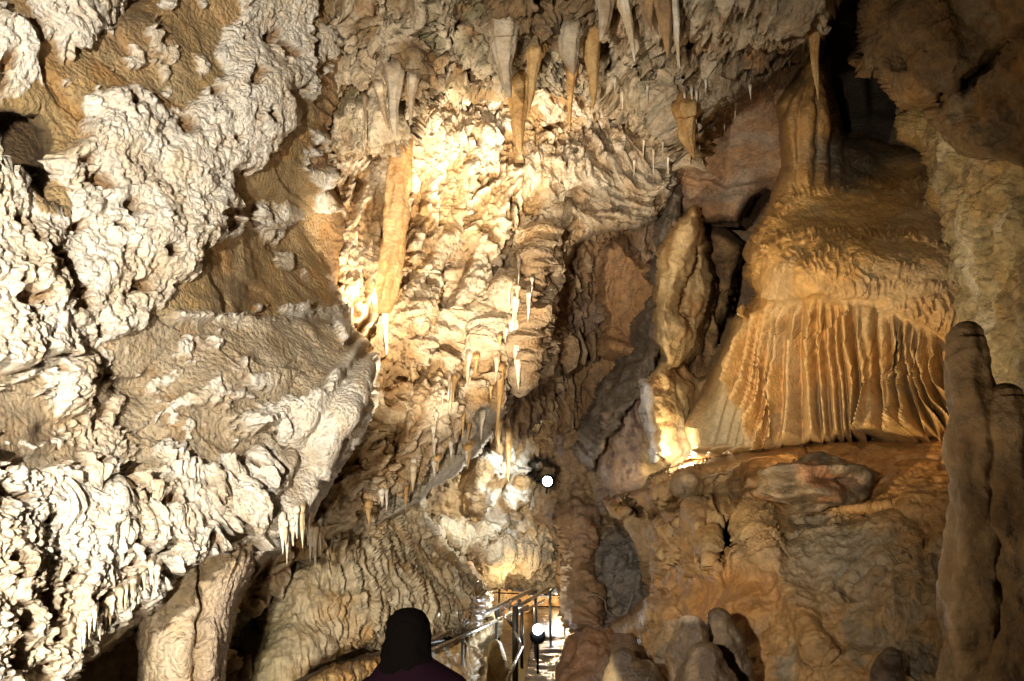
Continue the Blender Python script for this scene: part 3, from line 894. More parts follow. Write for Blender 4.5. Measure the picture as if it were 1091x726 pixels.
def rd_pre(px, py, c):
    x, y = c.jx, c.jy
    d = 0 * px
    s, t, sg = stroke(x, y, [(738, 232), (722, 275), (712, 320), (716, 350), (700, 382), (694, 410), (702, 450), (706, 480)])
    d -= 0.55 * np.exp(-(s / 16) ** 2)
    s, t, sg = stroke(x, y, [(742, 262), (728, 300), (722, 330), (730, 345)])
    d += 0.30 * np.exp(-(s / 5) ** 2)
    s, t, sg = stroke(x, y, [(722, 390), (745, 405), (742, 440)])
    d += 0.35 * np.exp(-(s / 9) ** 2)
    d -= 0.25 * blob(x, y, 745, 320, 20, 40)
    s, t, sg = stroke(x, y, [(682, 402), (690, 440), (697, 470), (706, 485)])
    d += np.where(sg > 0, 0.25, 0) * ss(60, 0, s)
    return d


def rd_fn(c):
    x, y, P = c.jx, c.jy, c.P
    h = 0.14 * fbm(P * 2.0, 5, 45) + 0.05 * ridged(P * np.array([6, 6, 2.5]), 4, 46) * ss(500, 380, y)
    s, t, sg = stroke(x, y, [(683, 402), (689, 430), (692, 455), (699, 478), (700, 488)])
    wst = ss(6, 3, s)
    h += 0.06 * wst
    colr = mix(np.tile(np.array([0.56, 0.40, 0.19]), (len(x), 1)), np.array([0.42, 0.24, 0.09]), ss(-0.05, 0.3, fbm(P * 2.1, 4, 47)) * 0.9)
    pk = ss(692, 680, x) * ss(395, 420, y)
    colr = mix(colr, np.array([0.30, 0.21, 0.145]), pk)
    colr = mix(colr, np.array([0.16, 0.10, 0.075]), pk * ss(0.02, 0.2, fbm(P * 9, 4, 248)))
    colr = mix(colr, CLAY, ss(0.16, 0.34, fbm(P * 5, 4, 48)) * ss(395, 420, y) * 0.5)
    colr = mix(colr, np.array([0.70, 0.62, 0.45]), ss(430, 480, y) * ss(700, 730, x) * 0.7)
    colr = mix(colr, np.array([0.62, 0.60, 0.58]), wst)
    return h, colr, 0.15 + 0 * x


sheet("cave_wall", [(700, 270), (722, 240), (740, 224), (746, 245), (752, 262), (758, 300), (752, 340), (742, 372), (728, 385), (738, 402), (756, 398),
                    (768, 372), (782, 345), (790, 360), (780, 420), (790, 520), (790, 560), (690, 560), (655, 542), (640, 515), (632, 490), (640, 450), (668, 425),
                    (688, 402), (704, 385), (700, 340), (702, 300)],
      [(700, 270, 9.6), (742, 230, 9.5), (756, 320, 9.8), (705, 340, 9.3), (735, 390, 9.7), (780, 350, 9.4), (700, 420, 9.0), (640, 460, 9.8), (640, 520, 9.6),
       (700, 480, 9.0), (770, 460, 9.3), (780, 540, 9.0), (610, 560, 10.2)],
      rd_fn, step=1.3, roll=9, rdepth=0.45, margin=5, jit=3.5, mat=M_FLOW, pre=rd_pre, seed=12,
      label="warm lit ridge of folded rock with a thin white vein, right of the dark fin", cat="rock wall")

# ================================================================== ORANGE FLOWSTONE DOME AND CURTAIN
FL_RIM = [(800, 325), (850, 330), (900, 325), (950, 338), (1000, 362), (1030, 380)]


def fl_pre(px, py, c):
    x, y = c.jx, c.jy
    d = 0 * px
    d += 0.14 * ss(330, 400, y) * ss(790, 830, x)            # hollow under the dome rim
    s, t, sg = stroke(x, y, [(800, 285), (806, 315), (796, 335)])
    d += 0.3 * np.exp(-(s / 7) ** 2)
    d -= 0.35 * blob(x, y, 850, 290, 80, 60, -20)
    return d


def fl_fn(c):
    x, y, P = c.px, c.py, c.P
    jx, jy = c.jx, c.jy
    sx = 830 + (x - 830) * 0.98
    rimy = np.interp(x, [790, 830, 870, 910, 950, 990, 1030], [312, 318, 312, 314, 326, 346, 368]) + 7 * fbm(P * 6, 3, 1)
    t = np.clip((y - rimy) / (475 - rimy), 0, 1.1)
    # curtain folds: spread out to the right and bend inwards at the left as they fall
    k = 0.30 * t ** 1.5
    u = (x + 850 * k) / (1 + k)
    u = u + 14 * ss(860, 790, x) * (t - 0.3) + 2.2 * fbm(np.stack([x * 0.02, y * 0.018, 0 * x], -1), 3, 5)
    per = 11.0
    ph = u / per + 0.55 * np.sin(u * 0.085) + 0.45 * np.sin(u * 0.037 + 1) + 0.10 * np.sin(u * 0.31)
    cell = np.floor(ph); fr = ph - cell
    z = np.zeros_like(cell)
    amp = 0.55 + 0.45 * rnd(cell, z, z, 3)
    r2 = rnd(cell, z, z + 1, 3)
    tri = 1 - np.abs(fr - 0.5) * 2
    fold = np.clip(tri, 0, 1) ** 0.9
    # some folds start lower
    st = ss(0.0, 0.10, t - 0.22 * r2 * (1 - amp))
    on = ss(0.0, 0.10, t) * st
    ph2 = ph * 2.35 + 0.4
    f2 = 1 - np.abs(ph2 - np.floor(ph2) - 0.5) * 2
    cur = on * (0.44 * amp * fold ** 1.0 + 0.02 * f2) * (0.35 + 0.85 * np.minimum(t, 1)) * (0.8 + 0.5 * ss(820, 980, x))
    # pitted, frilled dome: little overhanging frills in rows
    dome = 1 - ss(-0.02, 0.03, t)
    dm = 7.2 / FPX
    gx, gy = x * dm, y * dm
    w = vnoise(P * 4, 3, 54) * 0.1
    fr1 = lobes((gx + w[:, 0]) * 18, (gy + w[:, 1]) * 9.5, 71)
    frill = ss(0.0, 0.25, fbm(P * np.array([1.6, 1.6, 3.2]), 3, 55) + 0.12 * ss(900, 830, x) + 0.14 * ss(40, 4, np.abs(y - rimy)))
    h = 0.12 * fbm(P * 1.4, 4, 51) + cur + dome * (0.10 * fr1 * frill + 0.04 * popcorn(P, 57, 0.6))
    rimlip = np.exp(-((y - rimy) / 10.0) ** 2)
    h += 0.02 * rimlip
    # left skirt, smooth, pale
    sk = np.clip(poly_sd(jx, jy, [(790, 330), (800, 345), (778, 390), (790, 430), (806, 480), (700, 500), (720, 430), (760, 360)]) / 8, 0, 1)
    h = h * (1 - 0.85 * sk)
    # colour
    cz = ss(222, 176, y) * ss(905, 885, x)
    cu = (x - 866) / (5 + 34 * ss(40, 150, y))
    h = h * (1 - cz) + cz * (0.03 * (1 - np.clip(np.abs(cu), 0, 1) ** 2) + 0.075 * np.abs(np.sin(cu * 7.0 + 1.2 * fbm(P * 2, 2, 3))) * ss(60, 110, y) + 0.03 * fbm(P * 8, 4, 4))
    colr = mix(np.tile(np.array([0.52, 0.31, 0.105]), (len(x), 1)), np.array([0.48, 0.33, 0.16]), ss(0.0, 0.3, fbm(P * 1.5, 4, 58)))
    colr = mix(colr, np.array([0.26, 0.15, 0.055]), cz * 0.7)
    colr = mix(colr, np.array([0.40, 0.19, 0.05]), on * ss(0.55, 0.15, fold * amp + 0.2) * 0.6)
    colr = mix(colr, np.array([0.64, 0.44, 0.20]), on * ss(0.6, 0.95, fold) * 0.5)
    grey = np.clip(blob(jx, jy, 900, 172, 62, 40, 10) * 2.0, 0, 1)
    colr = mix(colr, np.array([0.09, 0.08, 0.06]), grey * 0.9)  # dark patch paints in the shade over the dome top
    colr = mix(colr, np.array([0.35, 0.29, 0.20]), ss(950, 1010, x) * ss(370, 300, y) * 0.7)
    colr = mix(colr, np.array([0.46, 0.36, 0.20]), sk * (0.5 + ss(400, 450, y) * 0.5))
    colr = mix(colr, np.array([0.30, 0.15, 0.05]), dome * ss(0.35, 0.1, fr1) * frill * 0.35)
    return h, colr, 0.38 + 0 * x


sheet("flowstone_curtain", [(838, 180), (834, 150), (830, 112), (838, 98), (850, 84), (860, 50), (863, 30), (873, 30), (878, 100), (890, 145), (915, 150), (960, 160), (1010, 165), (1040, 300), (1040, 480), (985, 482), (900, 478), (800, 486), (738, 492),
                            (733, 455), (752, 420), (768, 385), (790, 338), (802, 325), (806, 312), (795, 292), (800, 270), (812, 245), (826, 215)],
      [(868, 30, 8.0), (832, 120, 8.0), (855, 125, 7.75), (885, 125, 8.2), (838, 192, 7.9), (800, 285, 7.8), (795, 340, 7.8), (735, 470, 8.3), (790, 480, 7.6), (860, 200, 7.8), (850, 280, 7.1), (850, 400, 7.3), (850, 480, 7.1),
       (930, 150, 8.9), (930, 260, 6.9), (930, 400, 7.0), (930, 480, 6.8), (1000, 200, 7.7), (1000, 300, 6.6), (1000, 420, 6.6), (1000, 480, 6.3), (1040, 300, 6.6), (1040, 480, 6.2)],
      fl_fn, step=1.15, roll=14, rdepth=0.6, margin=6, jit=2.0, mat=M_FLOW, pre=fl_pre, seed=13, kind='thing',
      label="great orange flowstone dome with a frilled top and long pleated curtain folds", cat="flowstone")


# ================================================================== RIGHT WALL AND UPPER RIGHT CEILING
def rw_fn(c):
    x, y, P = c.jx, c.jy, c.P
    h = 0.35 * fbm(P * 1.2, 5, 71) + 0.07 * ridged(P * 4.5, 4, 72) + 0.09 * popcorn(P, 73, 0.9) * ss(150, 230, y)
    colr = mix(np.tile(np.array([0.38, 0.32, 0.19]), (len(x), 1)), np.array([0.50, 0.46, 0.36]), ss(-0.1, 0.3, fbm(P * 2.4, 5, 74)))
    colr = mix(colr, np.array([0.38, 0.25, 0.09]), ss(0.02, 0.3, fbm(P * 1.7, 4, 75)) * 0.6 + ss(1030, 990, x) * 0.5)
    colr = mix(colr, np.array([0.17, 0.14, 0.08]), ss(0.05, 0.3, fbm(P * 3.5, 4, 76)) * 0.6)
    return h, colr, 0.12 + 0 * x


sheet("cave_wall", [(1040, 500), (1036, 400), (1022, 340), (1012, 270), (1006, 220), (1003, 190), (985, 160), (960, 150), (968, 118), (1010, 100), (1060, 60), (1330, -20), (1330, 860), (1010, 860)],
      [(1000, 300, 7.0), (1020, 480, 6.8), (985, 150, 7.6), (1060, 100, 6.2), (1091, 300, 5.5), (1091, 150, 5.7), (1091, 500, 5.4), (1250, 300, 4.0), (1330, 0, 3.4), (1330, 800, 3.0), (1030, 800, 5.0)],
      rw_fn, step=1.6, roll=14, rdepth=0.4, margin=6, jit=5, mat=M_ROCK, seed=14,
      label="rough grey green rock wall at the far right behind the stalagmite pillar", cat="rock wall")


def gc_pre(px, py, c):
    x, y = c.jx, c.jy
    d = 0 * px
    s, t, sg = stroke(x, y, [(1022, 100), (1050, 70), (1075, 45), (1110, 25)]); d += 0.45 * np.exp(-(s / 8) ** 2)
    s, t, sg = stroke(x, y, [(925, 62), (965, 68), (985, 50)]); d += 0.3 * np.exp(-(s / 7) ** 2)
    s, t, sg = stroke(x, y, [(970, 20), (1010, 70)]); d -= 0.3 * np.exp(-(s / 30) ** 2)
    return d


def gc_fn(c):
    x, y, P = c.jx, c.jy, c.P
    h = 0.40 * fbm(P * 1.3, 5, 81) + 0.05 * ridged(P * 3.5, 3, 82)
    colr = mix(np.tile(np.array([0.30, 0.20, 0.10]), (len(x), 1)), np.array([0.34, 0.28, 0.20]), ss(0, 0.3, fbm(P * 1.6, 4, 83)))
    colr = mix(colr, np.array([0.40, 0.22, 0.07]), ss(0.05, 0.3, fbm(P * 2.2, 4, 84)) * 0.6)
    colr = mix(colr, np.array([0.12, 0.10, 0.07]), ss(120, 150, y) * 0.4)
    return h, colr, 0.2 + 0 * x


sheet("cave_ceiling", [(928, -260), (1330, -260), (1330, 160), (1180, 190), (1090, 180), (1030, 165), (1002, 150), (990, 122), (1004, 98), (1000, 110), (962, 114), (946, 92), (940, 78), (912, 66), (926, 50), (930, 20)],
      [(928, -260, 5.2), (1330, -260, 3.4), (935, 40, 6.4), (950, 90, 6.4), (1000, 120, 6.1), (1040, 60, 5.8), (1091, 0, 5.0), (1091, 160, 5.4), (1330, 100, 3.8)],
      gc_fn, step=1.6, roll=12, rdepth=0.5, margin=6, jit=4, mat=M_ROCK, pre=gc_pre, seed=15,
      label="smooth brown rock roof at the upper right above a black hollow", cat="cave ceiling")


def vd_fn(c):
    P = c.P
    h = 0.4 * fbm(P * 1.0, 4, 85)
    colr = np.tile(np.array([0.08, 0.055, 0.035]), (len(P), 1))  # near-black tone stands in for the shade of the hollow
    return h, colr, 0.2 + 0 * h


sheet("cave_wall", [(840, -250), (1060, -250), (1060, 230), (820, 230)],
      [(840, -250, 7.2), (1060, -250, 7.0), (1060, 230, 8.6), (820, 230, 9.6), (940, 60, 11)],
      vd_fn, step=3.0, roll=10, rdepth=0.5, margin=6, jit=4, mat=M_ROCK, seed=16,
      label="shaded hollow between the ceiling and the flowstone dome", cat="rock wall")


# ================================================================== ROCK BENCH BELOW THE CURTAIN
def lg_pre(px, py, c):
    x, y = c.jx, c.jy
    d = 0 * px
    # hanging flute over a hollow at its left
    d += 0.9 * np.clip(poly_sd(x, y, [(762, 548), (780, 548), (792, 562), (794, 590), (775, 608), (762, 604), (758, 570)]) / 6, 0, 1) * 1.3
    s, t, _ = stroke(x, y, [(718, 500), (724, 545), (740, 580), (756, 606)]); d += 0.20 * np.exp(-(s / 4) ** 2)
    s, t, _ = stroke(x, y, [(735, 510), (745, 555), (760, 600)]); d -= 0.30 * np.exp(-(s / 12) ** 2)
    d += 0.35 * ss(705, 680, x) * ss(520, 560, y)
    s, t, _ = stroke(x, y, [(690, 520), (740, 503), (800, 490), (850, 484)]); d -= 0.48 * np.exp(-(s / 15) ** 2)
    s, t, _ = stroke(x, y, [(704, 545), (740, 528), (800, 520)]); d += 0.45 * np.exp(-(s / 12) ** 2)
    # overhung lip on the right
    s, t, _ = stroke(x, y, [(850, 556), (900, 550), (950, 548), (990, 572)]); d += 0.25 * np.exp(-(s / 7) ** 2)
    s, t, _ = stroke(x, y, [(930, 545), (965, 560), (1040, 588)]); d -= 0.13 * np.exp(-(s / 12) ** 2)
    s, t, _ = stroke(x, y, [(910, 628), (935, 610), (968, 594)]); d += 0.22 * np.exp(-(s / 4) ** 2)
    s, t, _ = stroke(x, y, [(800, 545), (810, 580), (835, 610), (870, 690)]); d -= 0.18 * np.exp(-(s / 17) ** 2)
    d -= 0.3 * blob(x, y, 770, 640, 80, 50, -30)
    s, t, _ = stroke(x, y, [(640, 700), (680, 668), (720, 640), (740, 600)]); d -= 0.18 * np.exp(-(s / 8) ** 2)
    for (cx, cy, r) in ((664, 540, 9), (676, 548, 8), (702, 548, 9), (715, 558, 8), (706, 585, 7), (718, 598, 6), (672, 546, 7), (722, 606, 5)):
        d += 0.55 * ss(0, 0.5, blob(x, y, cx, cy, r * 1.4, r * 0.9, 15))
    d += 0.3 * np.clip(1 - np.abs(y - 690) / 30, 0, 1) * ss(850, 900, x) * 0.3
    return d


def lg_fn(c):
    x, y, P = c.jx, c.jy, c.P
    dm = 6.6 / FPX
    gx, gy = x * dm, y * dm
    fan = (x - 757 + (606 - y) * 0.05) / (np.maximum(612 - y, 0) * 0.50 + 9)
    q = np.stack([fan * 2.4 + 0.4 * fbm(P * 2.5, 3, 3), gy * 0.8, 0 * gx], -1)
    soft = ss(850, 800, x) * ss(660, 620, y)
    fl = ridged(q, 3, 91)
    flz = np.clip(ss(66, 40, np.abs(x - 748)) * ss(500, 520, y) * ss(620, 600, y) + ss(30, 10, np.abs(x - 812)) * ss(520, 545, y) * ss(620, 590, y), 0, 1)
    h = 0.20 * fbm(P * 1.1, 3, 92) + 0.13 * fl * flz + (1 - 0.75 * soft) * (0.05 * fbm(P * 3.0, 4, 93) + 0.03 * fbm(P * 9, 5, 94, gain=0.6) + 0.035 * ridged(P * 7, 4, 194)) - 0.10 * ss(0.93, 1.0, 1 - np.abs(fbm(P * 1.2, 3, 191)) * 2)
    shine = np.clip(blob(x, y, 985, 650, 45, 80) * 2.5, 0, 1)
    h += shine * 0.10 * lobes(gx * 12, gy * 8, 7)
    h *= 0.45 + 0.55 * ss(480, 520, y)
    colr = mix(np.tile(np.array([0.33, 0.19, 0.07]), (len(x), 1)), np.array([0.27, 0.19, 0.10]), ss(-0.1, 0.25, fbm(P * 1.8, 5, 95)))
    colr = mix(colr, np.array([0.38, 0.18, 0.045]), np.clip(blob(x, y, 770, 640, 80, 60, -20) * 1.8, 0, 1) * 0.9)
    colr = mix(colr, np.array([0.26, 0.235, 0.17]), np.clip(blob(x, y, 900, 600, 90, 60) * 1.8, 0, 1) * 0.6)
    colr = mix(colr, np.array([0.40, 0.19, 0.05]), ss(545, 500, y) * ss(780, 820, x) * 0.8)
    colr = mix(colr, np.array([0.40, 0.28, 0.13]), flz * ss(0.4, 0.8, fl) * 0.6)
    colr = mix(colr, np.array([0.15, 0.13, 0.09]), ss(0.05, 0.3, fbm(P * 3.2, 4, 96)) * ss(620, 680, y) * 0.7)
    wet = 0.34 - 0.1 * soft + 0.6 * shine
    return h, colr, np.clip(wet, 0, 1)


sheet("rock_bench", [(648, 552), (642, 534), (668, 524), (688, 522), (694, 508), (710, 500), (740, 490), (790, 480), (850, 470), (930, 466), (1010, 462), (1080, 470),
                    (1090, 860), (600, 860), (628, 704), (650, 672), (684, 655), (698, 640), (690, 610), (678, 580), (664, 560)],
      [(642, 535, 8.8), (694, 515, 8.2), (740, 495, 8.0), (790, 484, 7.7), (850, 475, 7.4), (1010, 466, 6.5), (1080, 475, 6.2), (740, 560, 7.1), (850, 540, 6.5), (930, 520, 6.3), (1000, 560, 5.5),
       (740, 700, 5.9), (850, 640, 5.6), (850, 740, 5.0), (1000, 660, 4.7), (1000, 740, 4.4), (650, 620, 9.0), (650, 720, 7.2), (640, 850, 6.0), (800, 860, 4.6), (1080, 850, 3.6), (690, 650, 7.4)],
      lg_fn, step=1.3, roll=10, rdepth=0.8, margin=6, jit=2.5, mat=M_WETR, pre=lg_pre, seed=18,
      kind='structure', label="long brown rock bench under the orange curtain, fluted at its left end and wet", cat="rock bench")


# ================================================================== PASSAGE IN THE MIDDLE
def bc_pre(px, py, c):
    x, y = c.jx, c.jy
    d = 0 * px
    s, t, _ = stroke(x, y, [(430, 575), (470, 570), (520, 585), (575, 600)]); d -= 0.5 * np.exp(-(s / 14) ** 2)
    s, t, _ = stroke(x, y, [(566, 500), (548, 530), (520, 560)]); d -= 0.35 * np.exp(-(s / 9) ** 2)
    s, t, _ = stroke(x, y, [(530, 470), (512, 500), (505, 540)]); d -= 0.3 * np.exp(-(s / 9) ** 2)
    d += 1.6 * ss(0.1, 0.3, blob(px, py, 579, 500, 26, 26))
    for (cx, cy, r) in ((508, 605, 12), (470, 585, 8), (515, 470, 14)):
        d += 0.7 * ss(0, 0.6, blob(x, y, cx, cy, r, r * 1.3))
    return d


def bc_fn(c):
    x, y, P = c.jx, c.jy, c.P
    dm = 11.5 / FPX
    gx, gy = x * dm, y * dm
    w = vnoise(P * 2, 3, 64) * 0.2
    lo1 = lobes((gx + w[:, 0]) * 5.5, (gy + w[:, 1]) * 2.8, 81)
    pop = popcorn(P, 82, 1.2)
    low = ss(545, 575, y)
    h = 0.15 * lo1 + 0.16 * pop * low + 0.14 * fbm(P * 2.0, 5, 83) + 0.09 * ridged(P * 5, 4, 84) + 0.06 * fbm(P * 10, 4, 184)
    colr = mix(np.tile(np.array([0.38, 0.24, 0.10]), (len(x), 1)), np.array([0.62, 0.50, 0.32]), ss(0.2, 0.7, lo1 * 0.6 + pop * low + 0.4 * fbm(P * 2, 3, 85)))
    wl = np.clip(blob(x, y, 540, 515, 40, 60) * 3, 0, 1)
    colr = mix(colr, np.array([0.72, 0.66, 0.52]), wl * ss(-0.1, 0.15, fbm(P * 4, 3, 86)))
    colr = mix(colr, CLAY, ss(0.12, 0.3, fbm(P * 2.7, 4, 87)) * 0.7)
    return h, colr, 0.2 + 0 * x


sheet("cave_wall", [(380, 440), (600, 440), (600, 480), (578, 520), (590, 560), (598, 600), (600, 622), (560, 624), (530, 618), (518, 622), (495, 640), (380, 640)],
      [(380, 440, 9.6), (420, 600, 10.0), (520, 470, 10.6), (560, 470, 10.9), (540, 520, 11.0), (500, 560, 10.8), (590, 560, 11.8), (590, 610, 12.6), (520, 610, 11.8), (460, 590, 10.4), (400, 640, 9.6)],
      bc_fn, step=1.3, roll=8, rdepth=0.6, margin=5, jit=3.5, mat=M_WALL, pre=bc_pre, seed=19,
      label="lumpy cream wall of the passage beyond the railing, under the white lamp", cat="rock wall")


def fg_fn(c):
    x, y, P = c.jx, c.jy, c.P
    h = 0.35 * fbm(P * 1.2, 5, 88) + 0.18 * popcorn(P, 89, 2.0)
    colr = mix(np.tile(np.array([0.50, 0.34, 0.15]), (len(x), 1)), np.array([0.64, 0.52, 0.32]), ss(-0.1, 0.3, fbm(P * 1.5, 4, 90)))
    return h, colr, 0.2 + 0 * x


sheet("cave_wall", [(470, 560), (660, 560), (660, 700), (470, 700)],
      [(470, 560, 14.2), (660, 560, 14.8), (660, 700, 14.0), (470, 700, 13.5), (580, 640, 15.6)],
      fg_fn, step=1.6, roll=8, rdepth=0.5, margin=5, jit=3, mat=M_WALL, seed=20,
      label="brightly lit end wall of the far chamber behind the railing", cat="rock wall")


def mw_pre(px, py, c):
    x, y = c.jx, c.jy
    d = 0 * px
    s, t, _ = stroke(x, y, [(640, 480), (652, 530), (660, 560)]); d += 0.35 * np.exp(-(s / 6) ** 2)
    s, t, _ = stroke(x, y, [(620, 470), (632, 510), (640, 540)]); d -= 0.3 * np.exp(-(s / 9) ** 2)
    d += 1.6 * ss(0.1, 0.3, blob(px, py, 579, 500, 26, 26))
    s, t, _ = stroke(x, y, [(612, 530), (616, 565), (617, 600), (617, 635), (620, 680)])
    d -= 0.75 * np.sqrt(np.clip(1 - (s / (15 + 3 * np.sin(y * 0.07))) ** 2, 0, 1)) * ss(525, 560, y)
    d -= 0.35 * blob(x, y, 660, 600, 40, 60)
    return d


def mw_fn(c):
    x, y, P = c.jx, c.jy, c.P
    dm = 10.5 / FPX
    gx, gy = x * dm, y * dm
    wetz = np.clip(blob(x, y, 668, 610, 42, 62) * 2.2, 0, 1)
    lo = lobes((gx + gy * 0.3) * 7, gy * 5, 95)
    h = 0.22 * fbm(P * 2.0, 6, 97, gain=0.6) + 0.09 * ridged(P * 5, 5, 98) + 0.12 * lo * (0.3 + wetz)
    colr = mix(np.tile(np.array([0.32, 0.21, 0.11]), (len(x), 1)), np.array([0.24, 0.17, 0.13]), ss(-0.1, 0.3, fbm(P * 2, 4, 99)))
    colr = mix(colr, np.array([0.46, 0.29, 0.12]), ss(0.0, 0.3, fbm(P * 2.6, 4, 100)) * 0.6)
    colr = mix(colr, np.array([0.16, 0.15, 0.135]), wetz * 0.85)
    s, t, _ = stroke(x, y, [(612, 530), (616, 565), (617, 600), (617, 635), (620, 680)])
    pl = ss(19, 13, s) * ss(530, 560, y)
    colr = mix(colr, np.array([0.40, 0.22, 0.10]), pl * (0.6 + 0.5 * fbm(P * 3, 3, 7)))
    wetz = wetz * (1 - pl)
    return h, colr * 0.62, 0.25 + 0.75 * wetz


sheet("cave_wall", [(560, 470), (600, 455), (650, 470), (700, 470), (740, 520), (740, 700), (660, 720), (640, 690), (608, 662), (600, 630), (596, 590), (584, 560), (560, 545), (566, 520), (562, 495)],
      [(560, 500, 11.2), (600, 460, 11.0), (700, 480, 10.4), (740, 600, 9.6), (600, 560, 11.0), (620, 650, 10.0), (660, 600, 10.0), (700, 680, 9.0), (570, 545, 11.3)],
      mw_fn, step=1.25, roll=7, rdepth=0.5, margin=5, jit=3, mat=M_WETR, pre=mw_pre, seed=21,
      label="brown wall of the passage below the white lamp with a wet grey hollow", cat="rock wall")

# ================================================================== GROUND, PATH, ENCLOSING ROCK
def ground_z(x, y):
    z = 0 * x - 0.0
    z = np.interp(y, [-4, 1, 4, 8, 10.2, 12, 14.5, 18], [0, 0, -0.25, -0.22, 0.12, 0.33, 0.62, 0.9])
    return z


def build_ground():
    xs = np.arange(-6.5, 7.6, 0.12); ys = np.arange(-4.5, 18.5, 0.12)
    X, Y = np.meshgrid(xs, ys); x, y = X.ravel(), Y.ravel()
    P = np.stack([x, y, 0 * x], -1)
    # centre line of the path
    cx = np.interp(y, [-4, 3, 8, 10, 14, 17], [-0.3, -0.35, 0.35, 0.50, 0.75, 0.8])
    off = np.abs(x - cx)
    z = ground_z(x, y) + ss(0.7, 2.5, off) * (0.25 + 0.5 * fbm(P * 0.8, 4, 3)) + 0.05 * fbm(P * 3, 4, 4) * ss(0.4, 0.9, off) - 0.06
    P[:, 2] = z
    nx, ny = len(xs), len(ys)
    idx = np.arange(nx * ny).reshape(ny, nx)
    f = np.stack([idx[:-1, :-1].ravel(), idx[:-1, 1:].ravel(), idx[1:, 1:].ravel(), idx[1:, :-1].ravel()], -1)
    colr = mix(np.tile(np.array([0.22, 0.15, 0.07]), (len(x), 1)), np.array([0.15, 0.14, 0.07]), ss(0, 0.3, fbm(P * 1.5, 4, 5)))
    tag(mesh_np("ground", P, f, colr, 0.4 + 0 * x, M_WETR), "brown muddy rock floor of the cave", "ground", kind='structure')
    # walkway: one wet slab strip with an edge upstand
    n = 420
    yy = np.linspace(-3.5, 17.5, n)
    cc = np.interp(yy, [-4, 3, 8, 10, 14, 17], [-0.3, -0.35, 0.35, 0.50, 0.75, 0.8])
    us = np.linspace(-0.42, 0.42, 40)
    A, B = np.meshgrid(us, yy)
    px_ = cc[:, None] + A
    P = np.stack([px_.ravel(), B.ravel(), 0 * px_.ravel()], -1)
    sl = (np.floor(P[:, 1] / 0.42 + 0.25 * np.sin(P[:, 0] * 4)))
    fr = P[:, 1] / 0.42 + 0.25 * np.sin(P[:, 0] * 4) - sl
    joint = ss(0.05, 0.3, fbm(P * np.array([1.2, 4.5, 1]), 4, 17))
    z = ground_z(P[:, 0], P[:, 1]) + 0.02 + 0.05 * fbm(P * np.array([2.0, 5, 1]), 5, 7) - 0.02 * joint
    edge = np.abs(np.abs(A.ravel()) - 0.42) < 0.001
    z = np.where(edge, z - 0.14, z)
    P[:, 2] = z
    idx = np.arange(n * 40).reshape(n, 40)
    f = np.stack([idx[:-1, :-1].ravel(), idx[:-1, 1:].ravel(), idx[1:, 1:].ravel(), idx[1:, :-1].ravel()], -1)
    colr = mix(np.tile(np.array([0.09, 0.085, 0.08]), (len(P), 1)), np.array([0.045, 0.04, 0.035]), ss(-0.1, 0.2, fbm(P * 3, 4, 8)))
    tag(mesh_np("path", P, f, colr, 0.8 + 0 * z, M_WETR), "wet grey stone walkway running back beside the handrail", "path", kind='structure')


build_ground()


def build_shell():
    nu, nv = 150, 90
    th = np.linspace(0, 2 * math.pi, nu); ph = np.linspace(0.0, math.pi, nv)
    T, Q = np.meshgrid(th, ph); t, q = T.ravel(), Q.ravel()
    d = np.stack([np.cos(t) * np.sin(q), np.sin(t) * np.sin(q), np.cos(q)], -1)
    sg = lambda a, p: np.sign(a) * np.abs(a) ** p
    c0 = np.array([0, 6.5, 3.0]); r = np.array([8.5, 12.5, 6.2])
    P = c0 + d * r
    P = P + d * (0.8 * fbm(P * 0.35 + 0.001, 4, 2) + 0.15 * fbm(P * 1.5, 3, 3))[:, None]
    idx = np.arange(nu * nv).reshape(nv, nu)
    f = np.stack([idx[:-1, :-1].ravel(), idx[:-1, 1:].ravel(), idx[1:, 1:].ravel(), idx[1:, :-1].ravel()], -1)
    colr = mix(np.tile(np.array([0.26, 0.18, 0.09]), (len(P), 1)), np.array([0.15, 0.11, 0.06]), ss(-0.1, 0.2, fbm(P * 0.9, 4, 8)))
    tag(mesh_np("cave_wall", P, f, colr, 0.2 + 0 * t, M_ROCK), "brown rock that closes the cave chamber all round", "rock wall", kind='structure')


build_shell()

